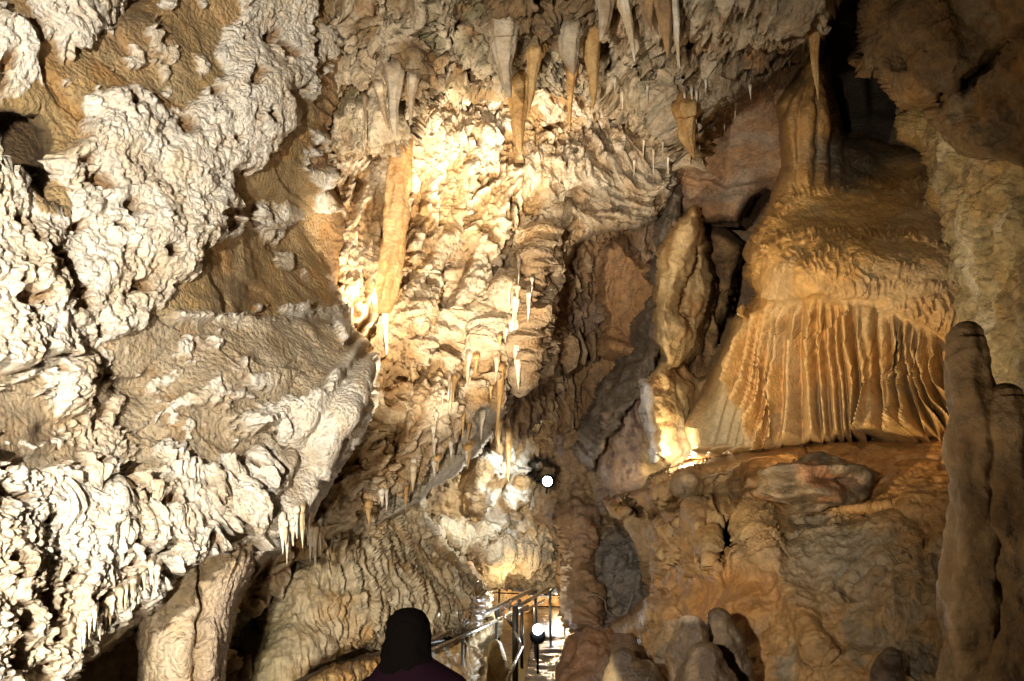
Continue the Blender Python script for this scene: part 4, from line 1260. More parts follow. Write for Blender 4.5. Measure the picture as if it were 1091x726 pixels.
# ================================================================== FREE STANDING THINGS
def loft(path, radii, ns=20, noise=0.0, nscale=6.0, flute=0.0, nfl=7, seed=0, sq=1.0, sub=1, cap=True, uneven=0.0, nst=(1, 1, 1)):
    """closed tube through world points; returns verts, quads"""
    path = np.asarray(path, dtype=np.float64); radii = np.asarray(radii, dtype=np.float64)
    if sub > 1:
        k = np.arange(len(path)); kk = np.linspace(0, len(path) - 1, (len(path) - 1) * sub + 1)
        # smooth interpolation
        def sm(a):
            a = np.asarray(a, dtype=np.float64)
            i = np.clip(np.floor(kk).astype(int), 0, len(a) - 2); f = kk - i
            p0 = a[np.maximum(i - 1, 0)]; p1 = a[i]; p2 = a[i + 1]; p3 = a[np.minimum(i + 2, len(a) - 1)]
            if a.ndim > 1: f = f[:, None]
            return 0.5 * ((2 * p1) + (-p0 + p2) * f + (2 * p0 - 5 * p1 + 4 * p2 - p3) * f ** 2 + (-p0 + 3 * p1 - 3 * p2 + p3) * f ** 3)
        path = sm(path); radii = np.maximum(sm(radii), 0.0008)
        seg = np.sqrt((np.diff(path, axis=0) ** 2).sum(1) + np.diff(radii) ** 2)
        al = np.concatenate([[0], np.cumsum(seg)]); au = np.linspace(0, al[-1], len(al))
        path = np.stack([np.interp(au, al, path[:, c]) for c in range(3)], -1); radii = np.interp(au, al, radii)
    n = len(path)
    tan = np.gradient(path, axis=0); tan /= np.linalg.norm(tan, axis=1)[:, None] + 1e-12
    ref = np.array([0, 1.0, 0]) if abs(tan[:, 1]).mean() < 0.8 else np.array([1.0, 0, 0])
    a = np.cross(tan, ref); a /= np.linalg.norm(a, axis=1)[:, None]
    b = np.cross(tan, a)
    th = np.linspace(0, 2 * math.pi, ns, endpoint=False)
    ring = np.cos(th)[None, :, None] * a[:, None] + sq * np.sin(th)[None, :, None] * b[:, None]
    Pn = path[:, None] + ring * radii[:, None, None]
    Pf = Pn.reshape(-1, 3)
    dr = np.zeros(len(Pf))
    rr = np.repeat(radii, ns)
    if noise:
        dr = dr + noise * rr * fbm(Pf * nscale * np.array(nst), 5, seed + 3, gain=0.6) * 1.6
    if uneven:
        dr = dr + uneven * rr * perlin(np.stack([np.repeat(np.arange(n), ns) * 0.45 / sub, np.tile(th * 0, n), 0 * dr], -1), seed)
    if flute:
        ph = np.tile(th, n) * nfl
        dr = dr + flute * rr * np.cos(ph + 1.5 * fbm(Pf * 3, 2, seed))
    Pf = Pf + ring.reshape(-1, 3) * dr[:, None]
    i = np.arange(n - 1)[:, None] * ns; j = np.arange(ns)[None]
    f = np.stack([(i + j).ravel(), (i + (j + 1) % ns).ravel(), (i + ns + (j + 1) % ns).ravel(), (i + ns + j).ravel()], -1)
    if cap:
        c0 = len(Pf)
        Pf = np.concatenate([Pf, path[:1], path[-1:]])
        jj = np.arange(ns)
        f0 = np.stack([np.full(ns, c0), (jj + 1) % ns, jj, jj], -1)
        o = (n - 1) * ns
        f1 = np.stack([np.full(ns, c0 + 1), o + jj, o + (jj + 1) % ns, o + (jj + 1) % ns], -1)
        # triangles written as degenerate quads are avoided: build them as real quads of a finer fan
        tri = np.concatenate([f0[:, :3], f1[:, :3]])
    else:
        tri = np.zeros((0, 3), dtype=int)
    return Pf, f, tri


def mesh_mixed(name, parts, mat, colr=None, wet=0.3, origin=None, parent=None, smooth=True):
    """join (verts, quads, tris) pieces into one mesh object"""
    vs_, fs = [], []
    off = 0
    for v, q, t in parts:
        vs_.append(v)
        fs += [tuple(int(k) + off for k in r) for r in q] + [tuple(int(k) + off for k in r) for r in t]
        off += len(v)
    v = np.concatenate(vs_)
    if origin is None:
        origin = v[np.argmin(v[:, 2])] * 0 + np.array([v[:, 0].mean(), v[:, 1].mean(), v[:, 2].min()])
    origin = np.asarray(origin, dtype=np.float64)
    me = bpy.data.meshes.new(name)
    me.from_pydata((v - origin).tolist(), [], fs)
    me.validate(clean_customdata=False)
    if smooth:
        me.polygons.foreach_set("use_smooth", np.ones(len(me.polygons), dtype=bool))
    if colr is not None:
        cv = colr(v) if callable(colr) else np.tile(np.asarray(colr), (len(v), 1))
        a = me.attributes.new("Tone", 'FLOAT_COLOR', 'POINT')
        a.data.foreach_set("color", np.concatenate([np.clip(cv, 0, 0.9), np.ones((len(v), 1))], 1).astype(np.float32).ravel())
        a = me.attributes.new("Wet", 'FLOAT', 'POINT')
        a.data.foreach_set("value", np.full(len(v), wet, dtype=np.float32))
    me.materials.append(mat)
    o = bpy.data.objects.new(name, me)
    col.objects.link(o)
    if parent is not None:
        o.parent = parent
        o.location = Vector(origin.tolist()) - parent.location
    else:
        o.location = tuple(origin)
    return o


def stone_tone(c1, c2, s=3.0, seed=0, lo=-0.1, hi=0.3, stretch=(1, 1, 0.5)):
    def f(v):
        return mix(np.tile(np.asarray(c1), (len(v), 1)), np.asarray(c2), ss(lo, hi, fbm(v * s * np.array(stretch), 4, seed)))
    return f


bpy.context.view_layer.update()
_dg = bpy.context.evaluated_depsgraph_get()
_co = Vector((0, 0, CAMZ)); _fw = Vector((0, cP, sP))


def surf(px, py, default=8.0):
    """distance ahead of the first rock met at a photo position"""
    d = (V(px, py, 1.0) - _co).normalized()
    ok, loc, *_ = scene.ray_cast(_dg, _co, d)
    return (loc - _co).dot(_fw) if ok else default


# ---------------------------------------------------------------- stalactites
C_AMB = (np.array([0.52, 0.33, 0.13]), np.array([0.40, 0.22, 0.07]))
C_WHT = (np.array([0.70, 0.63, 0.50]), np.array([0.55, 0.43, 0.26]))
C_GRY = (np.array([0.44, 0.36, 0.25]), np.array([0.30, 0.21, 0.12]))
C_BRN = (np.array([0.32, 0.20, 0.09]), np.array([0.22, 0.13, 0.06]))


def stalactite(top, tip, rpx, tone, label, group=None, d=None, prof=None, fl=0.13, seed=0, name="stalactite", gap=0.06, nz=0.34):
    d0 = (surf(*top) if d is None else d) - gap
    dmid = d0
    # keep the shaft in front of the rock all the way down
    if d is None:
        for t in (0.35, 0.7, 1.0):
            dd = surf(top[0] + (tip[0] - top[0]) * t, top[1] + (tip[1] - top[1]) * t)
            dmid = min(dmid, dd - 0.06)
    n = 9
    prof = prof or [1.2, 0.92, 0.78, 0.66, 0.55, 0.44, 0.33, 0.20, 0.05]
    pts, rad = [], []
    root = pt(top[0], top[1], d0 + 0.30) + np.array([0, 0, 0.05])
    pts.append(root); rad.append(rpx * d0 / FPX * 1.9)
    for k in range(n):
        t = k / (n - 1)
        dd = d0 + (dmid - d0) * min(1, t * 1.5)
        pts.append(pt(top[0] + (tip[0] - top[0]) * t + math.sin(t * 5 + seed) * rpx * 0.12, top[1] + (tip[1] - top[1]) * t, dd))
        rad.append(max(rpx * prof[k] * dd / FPX, 0.002))
    v, q, tr = loft(pts, rad, ns=22 if rpx > 3 else 9, sub=5 if rpx > 3 else 2, noise=nz, nscale=13, nst=(1, 1, 0.22), flute=fl, nfl=6, seed=seed, uneven=0.22, sq=0.85)
    o = mesh_mixed(name, [(v, q, tr)], M_FLOW, stone_tone(tone[0], tone[1], 7, seed, stretch=(1, 1, 0.25)), 0.3, origin=pt(top[0], top[1], d0))
    tag(o, label, "stalactite", group)
    return o


ST = [
    ((550, 84), (555, 164), 13, C_AMB, "stout amber stalactite with a sharp tip hanging over the brightest niche"),
    ((534, 30), (543, 104), 16, C_GRY, "blunt grey stalactite just left of the stout amber one"),
    ((607, 34), (609, 80), 14, C_GRY, "bulging grey stalactite with a thin brown shaft growing out of its end"),
    ((609, 76), (606, 141), 5.5, C_AMB, "thin amber shaft hanging below the bulging grey stalactite"),
    ((632, 32), (631, 116), 11, C_AMB, "flat twisted amber stalactite right of the bulging grey one"),
    ((648, -12), (640, 44), 12, C_GRY, "grey stalactite coming in at the top, right above the twisted amber one"),
    ((662, -10), (677, 66), 9, C_WHT, "long white stalactite leaning right at the top of the picture"),
    ((704, -12), (713, 62), 11, C_BRN, "thick brown stalactite beside the slim white one at the top"),
    ((716, -10), (725, 74), 6.5, C_WHT, "slim white stalactite right of the thick brown one"),
    ((690, -12), (694, 34), 9, C_BRN, "short brown stalactite between the leaning white and the thick brown one"),
    ((419, 78), (421, 146), 11, C_GRY, "pale stalactite directly above the hanging broken column"),
    ((405, 92), (413, 140), 6.5, C_GRY, "small grey stalactite left of the one above the hanging column"),
    ((441, 84), (436, 134), 6.5, C_GRY, "small grey stalactite right of the one above the hanging column"),
    ((389, 104), (390, 148), 3.2, C_GRY, "needle thin stalactite at the left of the group above the hanging column"),
    ((570, 56), (562, 128), 8, C_AMB, "slender amber stalactite leaning against the stout amber one"),
    ((548, 345), (553, 416), 8, C_WHT, "cream drip stalactite hanging at the right edge of the lit central wall"),
    ((534, 392), (529, 470), 5, C_AMB, "thin brown drip left of the cream one at the right edge of the lit wall"),
    ((541, 462), (542, 514), 5, C_AMB, "slim tan stalactite hanging beside the bright patch near the white lamp"),
    ((529, 452), (532, 478), 5, C_AMB, "short orange stalactite at the mouth of the passage"),
    ((729, 118), (738, 168), 13, C_AMB, "blunt tan stalactite at the lowest corner of the ceiling by the dark gap"),
    ((868, 36), (871, 108), 7, C_AMB, "pointed brown stalactite above the fluted column in the dark"),
]
for k, s in enumerate(ST):
    stalactite(s[0], s[1], s[2] * 0.88, s[3], s[4], group="stalactites of the cave roof", seed=k * 7 + 1,
               prof=[1.15, .95, .84, .75, .66, .56, .44, .28, .08] if s[2] > 10 else None)

rr_ = random.Random(11)
_ORD = "first second third fourth fifth sixth seventh eighth ninth tenth eleventh twelfth thirteenth fourteenth fifteenth sixteenth seventeenth eighteenth nineteenth twentieth".split()


def ordinal(k):
    return _ORD[k] if k < 20 else "twenty " + _ORD[k - 20] if k < 29 else "thirtieth"


def relabel(objs, text):
    # one label each, told by the place in the row
    for k, o in enumerate(sorted(objs, key=lambda q: q.location.x)):
        o['label'] = ordinal(k) + " from the left " + text


G1, G2, G3, G4, G5 = [], [], [], [], []
STRAWS = [
    (737, 94, 32, "thin white straws under the ceiling crust by the dark gap"), (742, 98, 34, None), (729, 100, 18, None), (772, 118, 24, None),
    (643, 66, 24, None), (663, 98, 18, None), (690, 92, 20, None), (752, 86, 16, None), (706, 152, 22, None), (696, 160, 26, None), (686, 150, 18, None),
    (712, 168, 20, None), (676, 172, 16, None), (722, 60, 20, None), (655, 84, 16, None), (784, 110, 18, None), (799, 92, 14, None),
]
for k, (x, y, l, _) in enumerate(STRAWS):
    G1.append(stalactite((x, y), (x + rr_.uniform(-1, 1), y + l), 1.5, C_WHT, "thin white stone straw under the right part of the ceiling", group="thin white straws under the ceiling",
               seed=200 + k, name="straw_stalactite", fl=0, nz=0.05, gap=0.12))
for k in range(26):
    t = rr_.random()
    x = 470 + 95 * t + rr_.uniform(-18, 18); y = 460 - 180 * t + rr_.uniform(-20, 30)
    l = rr_.uniform(12, 34)
    G2.append(stalactite((x, y), (x - l * 0.06, y + l), rr_.uniform(1.6, 3.2), C_WHT if rr_.random() < 0.6 else C_AMB, "narrow drip among the hanging fringe along the right edge of the lit wall",
               group="fringe of narrow drips on the lit wall", seed=300 + k, name="drip_stalactite", fl=0, gap=0.06))
FR = []
for k in range(16):
    FR.append((84 + k * 5.4 + rr_.uniform(-3, 3), 676 - k * 4.4 + rr_.uniform(-8, 4), rr_.uniform(10, 22)))
for k, (x, y, l) in enumerate(FR):
    G3.append(stalactite((x, y - 8), (x, y + l), rr_.uniform(2.4, 4.4), C_WHT, "stubby white drip in the fringe over the dark hollow at the lower left",
               group="white fringe over the lower left hollow", seed=400 + k, name="fringe_stalactite", fl=0.05, gap=0.04))
for k in range(13):
    x = 300 + k * 3.4 + rr_.uniform(-2, 2); y = 560 + 14 * math.sin(k * 0.8) + rr_.uniform(-5, 5)
    l = rr_.uniform(14, 36)
    G4.append(stalactite((x, y - 8), (x + 1, y + l), rr_.uniform(2.2, 4), C_WHT, "cream drip in the small cluster under the middle of the left wall",
               group="cream drips under the middle of the left wall", seed=500 + k, name="cluster_stalactite", fl=0.05, gap=0.04))
for k in range(11):
    t = (k + 0.5 * math.sin(k * 2.3)) / 10
    x = 392 + 110 * t + rr_.uniform(-5, 5); y = 540 - 62 * t + rr_.uniform(-16, 6)
    l = rr_.uniform(8, 20)
    G5.append(stalactite((x, y - 6), (x, y + l), rr_.uniform(2.0, 3.8), C_WHT if k % 3 else C_AMB, "small cream drip hanging above the smooth sweeping band",
               group="drips above the smooth band", seed=600 + k, name="band_stalactite", fl=0.05, gap=0.05))
relabel(G1, "of the thin white straws under the ceiling")
relabel(G2, "of the narrow drips on the lit central wall")
relabel(G3, "of the white drips fringing the lower left hollow")
relabel(G4, "of the cream drips under the folded drapery")
relabel(G5, "of the drips above the smooth sweeping band")

# ---------------------------------------------------------------- broken column that hangs over the lit wall
d = 7.95
pts = [pt(428, 140, d + 0.3), pt(427, 158, d), pt(424, 200, d), pt(420, 250, d), pt(414, 300, d), pt(409, 322, d), pt(408, 334, d)]
rad = [12.5 * d / FPX, 12 * d / FPX, 12.5 * d / FPX, 12.5 * d / FPX, 12 * d / FPX, 11 * d / FPX, 7 * d / FPX]
v, q, tr = loft(pts, rad, ns=40, sub=14, noise=0.30, nscale=14, nst=(1, 1, 0.16), flute=0.08, nfl=5, seed=77)
hc = mesh_mixed("hanging_column", [(v, q, tr)], M_FLOW, stone_tone([0.36, 0.19, 0.065], [0.44, 0.28, 0.12], 3, 5, stretch=(1.4, 1.4, 0.3)), 0.3, origin=pt(427, 158, d))
tag(hc, "long straight orange brown column broken off at its foot, hanging before the lit wall", "column")
v, q, tr = loft([pt(410, 326, d), pt(410.5, 342, d), pt(411.5, 360, d), pt(412, 378, d)], [4.5 * d / FPX, 3.2 * d / FPX, 2.2 * d / FPX, 0.6 * d / FPX], ns=12, sub=5, noise=0.1, seed=3)
t_ = mesh_mixed("drip_tip", [(v, q, tr)], M_FLOW, np.array([0.72, 0.64, 0.48]), 0.4, origin=pt(410, 326, d), parent=hc)
t_['label'] = "thin pale new growth at the broken end"

# ---------------------------------------------------------------- stalagmites
def stalagmite(ctr, label, tone, cat="stalagmite", name="stalagmite", noise=0.32, nscale=7, group=None, flute=0.0, ns=40, sub=9, wet=0.4, seed=0, mat=None):
    """ctr: (px, py, radius px, distance) from the top down"""
    pts, rad = [], []
    x0, y0, r0, d0 = ctr[0]
    for k, f in ((0.0, 0.03), (0.04, 0.28), (0.15, 0.53), (0.40, 0.80), (0.68, 0.93)):
        pts.append(pt(x0, y0 + r0 * k, d0)); rad.append(r0 * f * d0 / FPX)
    for (x, y, r, dd) in ctr:
        pts.append(pt(x, y + r0, dd)); rad.append(r * dd / FPX)
    v, q, tr = loft(pts, rad, ns=ns, sub=sub, noise=noise, nscale=nscale, flute=flute, seed=seed, uneven=0.12)
    o = mesh_mixed(name, [(v, q, tr)], mat or M_WETR, tone, wet, origin=pts[-1])
    tag(o, label, cat, group)
    return o


# tall pillar close to the camera on the right
NP = stone_tone([0.17, 0.11, 0.055], [0.30, 0.21, 0.12], 4, 3, stretch=(1, 1, 0.6))
stalagmite([(1031, 342, 20, 2.95), (1034, 400, 24, 2.92), (1040, 460, 29, 2.9), (1046, 540, 33, 2.88), (1046, 640, 36, 2.86), (1048, 740, 40, 2.84), (1050, 900, 48, 2.8), (1050, 1150, 60, 2.75)],
           "tall knobbly grey brown stalagmite close by at the right edge, with a rounded top", NP, noise=0.34, nscale=5, flute=0.05, ns=90, sub=22, wet=0.5, seed=5)
stalagmite([(1072, 408, 16, 2.85), (1078, 450, 24, 2.82), (1084, 520, 28, 2.8), (1092, 620, 36, 2.78), (1092, 740, 42, 2.75), (1092, 900, 48, 2.7), (1092, 1150, 56, 2.65)],
           "second stalagmite fused to the right side of the tall one, cut by the picture's edge", NP, noise=0.34, nscale=5, flute=0.05, ns=90, sub=22, wet=0.55, seed=9)
# three knobs at the bottom
BT = stone_tone([0.07, 0.043, 0.023], [0.16, 0.105, 0.055], 9, 6)
stalagmite([(766, 648, 13, 4.9), (769, 670, 22, 4.9), (774, 700, 27, 4.9), (778, 760, 30, 4.9), (778, 900, 40, 4.9)], "pointed dark stalagmite at the back of the three knobs at the bottom", BT,
           group="three brown stalagmite knobs", noise=0.34, nscale=8, seed=21)
stalagmite([(736, 656, 17, 4.7), (734, 676, 21, 4.7), (735, 700, 22, 4.7), (738, 760, 26, 4.7), (738, 900, 36, 4.7)], "round headed stalagmite with a pale worn top, left of the three knobs", 
           lambda v: mix(BT(v), np.array([0.45, 0.34, 0.24]), ss(v[:, 2].max() - 0.05, v[:, 2].max() - 0.005, v[:, 2])), group="three brown stalagmite knobs", noise=0.34, nscale=8, seed=22)
stalagmite([(752, 684, 20, 4.4), (752, 702, 30, 4.4), (754, 740, 38, 4.4), (756, 900, 46, 4.4)], "lowest and nearest of the three stalagmite knobs at the bottom", BT,
           group="three brown stalagmite knobs", noise=0.34, nscale=8, seed=23)
stalagmite([(950, 690, 11, 4.45), (948, 700, 14, 4.5), (944, 720, 18, 4.5), (940, 760, 24, 4.5)], "small brown nub on the foot of the rock bench", BT, noise=0.2, seed=24)
# broken stump with a pale edge
stalagmite([(664, 690, 14, 5.6), (668, 705, 26, 5.6), (680, 730, 34, 5.6), (690, 800, 44, 5.6)], "low dark stump with a pale rim in front of the big dark boulder",
           lambda v: mix(BT(v) * 0.7, np.array([0.55, 0.42, 0.24]), ss(-0.02, -0.10, v[:, 0] - pt(655, 700, 5.6)[0] - (pt(0, 690, 5.6)[2] - v[:, 2]) * 0.35)), noise=0.12, seed=25)
# small ones on the scalloped wall's crest
stalagmite([(472, 584, 4, 9.6), (473, 596, 7, 9.6), (473, 612, 11, 9.6), (473, 630, 13, 9.6)], "small rusty cone on the crest of the scalloped wall", stone_tone([0.36, 0.18, 0.08], [0.5, 0.35, 0.2], 6, 2), group="small stalagmites on the crest", noise=0.12, nscale=9, ns=20, sub=4, seed=31)
stalagmite([(500, 598, 5, 9.9), (501, 606, 7, 9.9), (501, 620, 9, 9.9), (501, 640, 10, 9.9)], "small rusty knob right of the cone on the crest", stone_tone([0.42, 0.22, 0.10], [0.5, 0.35, 0.2], 6, 2), group="small stalagmites on the crest", noise=0.12, nscale=9, ns=20, sub=4, seed=32)
stalagmite([(528, 682, 7, 8.9), (530, 700, 11, 8.9), (531, 730, 14, 8.9), (531, 800, 18, 8.9)], "yellowish stone stub standing under the handrail", stone_tone([0.50, 0.36, 0.15], [0.42, 0.27, 0.1], 6, 2), noise=0.14, nscale=9, ns=20, sub=6, seed=33)


# ---------------------------------------------------------------- boulders
def boulder(name, ctr, r, dist, label, tone, seed, sc=(1, 1, 1), amp=0.28, wet=0.35, cat="boulder", facet=0.0, mat=None, n=90):
    th = np.linspace(0, 2 * math.pi, n, endpoint=False); ph = np.linspace(0.001, math.pi - 0.001, n // 2)
    T, Q = np.meshgrid(th, ph); t, q = T.ravel(), Q.ravel()
    dr = np.stack([np.cos(t) * np.sin(q), np.sin(t) * np.sin(q), np.cos(q)], -1)
    R = r * dist / FPX
    k = 1 + amp * fbm(dr * 1.3 + seed, 5, seed) * 1.8 + 0.04 * ridged(dr * 4, 3, seed)
    if facet:
        f1, _ = worley(dr * 1.4 + seed, seed)
        k = k + facet * (f1 - 0.5)
    P = pt(ctr[0], ctr[1], dist) + dr * k[:, None] * R * np.array(sc)
    nv = len(ph)
    idx = np.arange(n * nv).reshape(nv, n)
    nxt = np.roll(idx, -1, axis=1)
    f = np.stack([idx[:-1].ravel(), idx[1:].ravel(), nxt[1:].ravel(), nxt[:-1].ravel()], -1)
    o = mesh_mixed(name, [(P, f, np.zeros((0, 3), dtype=int))], mat or M_WETR, tone, wet)
    tag(o, label, cat)
    return o


boulder("boulder", (645, 744), 60, 6.6, "big dark brown boulder beside the foot of the path", stone_tone([0.12, 0.06, 0.028], [0.07, 0.042, 0.024], 4, 3), 4, sc=(0.88, 1.0, 1.12), amp=0.34, wet=0.3)
boulder("fallen_rock", (868, 516), 54, 6.25, "angular grey and rusty rock resting on the lip of the bench", 
        lambda v: mix(stone_tone([0.085, 0.062, 0.036], [0.17, 0.125, 0.075], 6, 3)(v), np.array([0.20, 0.09, 0.035]), 0.8 * ss(0.05, 0.3, fbm(v * 3.2, 3, 12))), 7, sc=(1.05, 0.9, 0.50), amp=0.30, facet=0.55, wet=0.25, cat="rock")

# ---------------------------------------------------------------- metal work
M_STEEL = plain("brushed_steel", (0.62, 0.60, 0.57), 0.28, 1.0)
M_DARKM = plain("dark_steel", (0.10, 0.095, 0.09), 0.45, 0.8)
M_BLACK = plain("black_housing", (0.004, 0.004, 0.004), 0.85, 0.0)
M_BLACK.node_tree.nodes["Principled BSDF"].inputs["Specular IOR Level"].default_value = 0.1


def empty(name, loc, label, cat, group=None):
    o = bpy.data.objects.new(name, None); col.objects.link(o)
    o.location = tuple(loc); o.empty_display_size = 0.1
    tag(o, label, cat, group)
    return o


def bar(name, a, b, r, mat, parent, ns=14, extra=()):
    parts = [loft([a, b], [r, r], ns=ns)]
    for (p, q_, rr2) in extra:
        parts.append(loft([p, q_], [rr2, rr2], ns=ns))
    return mesh_mixed(name, parts, mat, parent=parent, origin=np.asarray(a))


A0, A1 = pt(434, 694, 7.2), pt(566, 629, 10.4)      # sloping handrail
B0, B1 = pt(440, 702.5, 7.2), pt(562, 646, 10.3)
hr = empty("handrail", pt(480, 740, 8.0), "shiny double tube handrail sloping up from behind the person to the path's bend", "handrail")
bar("upper_rail", A0, A1, 0.026, M_STEEL, hr)
bar("lower_rail", B0, B1, 0.020, M_STEEL, hr)
dn = np.array([0, 0, -1.0])
for t in (0.08, 0.36, 0.64):
    a = A0 + (A1 - A0) * t
    bar("post", a, a + dn * 1.0, 0.015, M_DARKM, hr)
for t in (0.5, 0.78):
    a = A0 + (A1 - A0) * t; b = B0 + (B1 - B0) * t
    bar("bracket", a, b, 0.012, M_STEEL, hr)
nb = pt(549, 700, 9.4)
nt_ = pt(549, 646, 9.4)
bar("end_post", nb + dn * 0.35, nt_, 0.034, M_DARKM, hr, extra=[(pt(556, 650, 9.4), pt(556, 712, 9.4), 0.018)])
bar("stay", pt(534, 652, 9.4), pt(546, 668, 9.4), 0.014, M_STEEL, hr, extra=[(pt(534, 652, 9.4), pt(541, 645, 9.4), 0.014), (pt(541, 645, 9.4), pt(546, 668, 9.4), 0.010)])
bar("lower_stay", pt(556, 690, 9.2), pt(540, 726, 8.6), 0.02, M_STEEL, hr, extra=[(pt(548, 672, 9.3), pt(558, 694, 9.2), 0.014)])

# continuing rail that bends down to the path
hr2 = empty("handrail", pt(580, 690, 10.6), "second length of handrail turning away beyond the thick dark post", "handrail")
bar("upper_rail", pt(548, 648, 9.7), pt(586, 627, 11.5), 0.024, M_STEEL, hr2, extra=[(pt(548, 648, 9.7), pt(554, 640, 9.8), 0.024)])
bar("lower_rail", pt(552, 654, 9.7), pt(580, 640, 11.4), 0.018, M_STEEL, hr2)
for (x, y, dd) in ((586, 627, 11.5), (570, 636, 10.7)):
    a = pt(x, y, dd)
    bar("post", a, a + dn * 0.75, 0.018, M_DARKM, hr2)

# level railing across the far side
fr = empty("railing", pt(545, 690, 12.0), "dark level railing with three bars across the far end of the passage", "railing")
for (y0, y1, r) in ((619, 624, 0.022), (631, 635, 0.012), (645, 647, 0.012)):
    bar("rail", pt(511, y0, 11.6), pt(603, y1, 12.8), r * 0.8, M_DARKM, fr)
for x, y, dd in ((532, 620, 11.85), (571, 622, 12.35), (601, 623, 12.75)):
    a = pt(x, y - 2, dd)
    bar("post", a, a + dn * 0.95, 0.015, M_DARKM, fr)

# ---------------------------------------------------------------- visible floodlights
M_LENS = plain("lit_lens", (0.9, 0.95, 1.0), 0.3, 0.0, (0.80, 0.90, 1.0), 60.0)


def floodlight(px, py, dist, r, target, label, energy, offs, shift, hoff, hs=1.0, beam=None):
    c = Vector(pt(px, py, dist).tolist())
    e = empty("floodlight", c, label, "floodlight", "lit floodlights in the passage")
    dirv = (Vector(target) - c).normalized()
    back = c - dirv * r * 1.9
    # hood: open bell, built as a lathe with an inner wall
    prof = [(-2.3, 0.05), (-2.25, 0.9), (-1.8, 1.4), (-1.2, 1.65), (-0.8, 1.6), (-0.5, 1.3), (-0.35, 0.8), (-0.3, 0.05)]
    prof = [(u_, rr_0 * hs) for u_, rr_0 in prof]
    zax = dirv; xax = zax.orthogonal().normalized(); yax = zax.cross(xax)
    hc_ = c + Vector(hoff)
    vs2, qs = [], []
    ns = 32
    for (u, rr3) in prof:
        for k in range(ns):
            a = 2 * math.pi * k / ns
            p = hc_ + zax * u * r + (xax * math.cos(a) + yax * math.sin(a)) * rr3 * r
            vs2.append(tuple(p))
    for i in range(len(prof) - 1):
        for k in range(ns):
            qs.append((i * ns + k, i * ns + (k + 1) % ns, (i + 1) * ns + (k + 1) % ns, (i + 1) * ns + k))
    mesh_mixed("hood", [(np.array(vs2), qs, [])], M_BLACK, parent=e, origin=np.array(c))
    lv, lq = [], []
    for i in range(6):
        a1 = i / 5 * 1.35
        for k in range(ns):
            a = 2 * math.pi * k / ns
            p = c + zax * (-0.45 + 0.45 * math.cos(a1)) * r + (xax * math.cos(a) + yax * math.sin(a)) * math.sin(a1) * 0.68 * r
            lv.append(tuple(p))
    for i in range(5):
        for k in range(ns):
            lq.append((i * ns + k, i * ns + (k + 1) % ns, (i + 1) * ns + (k + 1) % ns, (i + 1) * ns + k))
    mesh_mixed("lens", [(np.array(lv), lq, [])], M_LENS, parent=e, origin=np.array(c))
    b0 = np.array(back)
    bar("bracket", b0, b0 + np.array(offs), 0.014, M_BLACK, e)
    lamp("floodlight_beam", 'SPOT', c + dirv * r * 1.7 + Vector(shift), energy, (0.86, 0.94, 1.0), r * 0.5, beam, 130, 0.7)
    return e


L1 = floodlight(583, 513, 10.0, 0.085, tuple(pt(500, 520, 4.0)), "upper white floodlight glaring out of the passage wall", 110, (0.0, 0.5, -0.1), (-0.12, -0.15, 0.0), (0, 0, 0), 0.6, tuple(pt(470, 545, 10.6)))
L2 = floodlight(573, 671, 9.6, 0.085, (0.1, 0.0, 0.9), "lower white floodlight standing by the path behind the handrail", 42, (0.0, 0.1, -0.5), (0, -0.25, 0.05), (0.0, 0.02, -0.08), 0.65, tuple(pt(470, 620, 8.0)))

# ---------------------------------------------------------------- loose cable
M_CABLE = plain("pale_cable", (0.17, 0.15, 0.12), 0.5)
cp = [(623, 636), (634, 634), (644, 640), (646, 650), (652, 656), (664, 655), (670, 646), (674, 634)]
pts = [pt(x, y, 9.0) for x, y in cp]
v, q, tr = loft(pts, [0.004] * len(pts), ns=8, sub=8)
tag(mesh_mixed("cable", [(v, q, tr)], M_CABLE), "pale loose cable looping across the wet rock right of the pillar", "cable")

# pipe that runs along the foot of the scalloped wall
cp = [(300, 736), (340, 717), (385, 702), (430, 690), (475, 682), (503, 674)]
pts = [pt(x, y, surf(x, y) - 0.04) for x, y in cp]
v, q, tr = loft(pts, [0.022] * len(pts), ns=10, sub=8)
tag(mesh_mixed("pipe", [(v, q, tr)], plain("dark_pipe", (0.05, 0.035, 0.02), 0.5)), "dark pipe along the foot of the scalloped wall", "pipe")

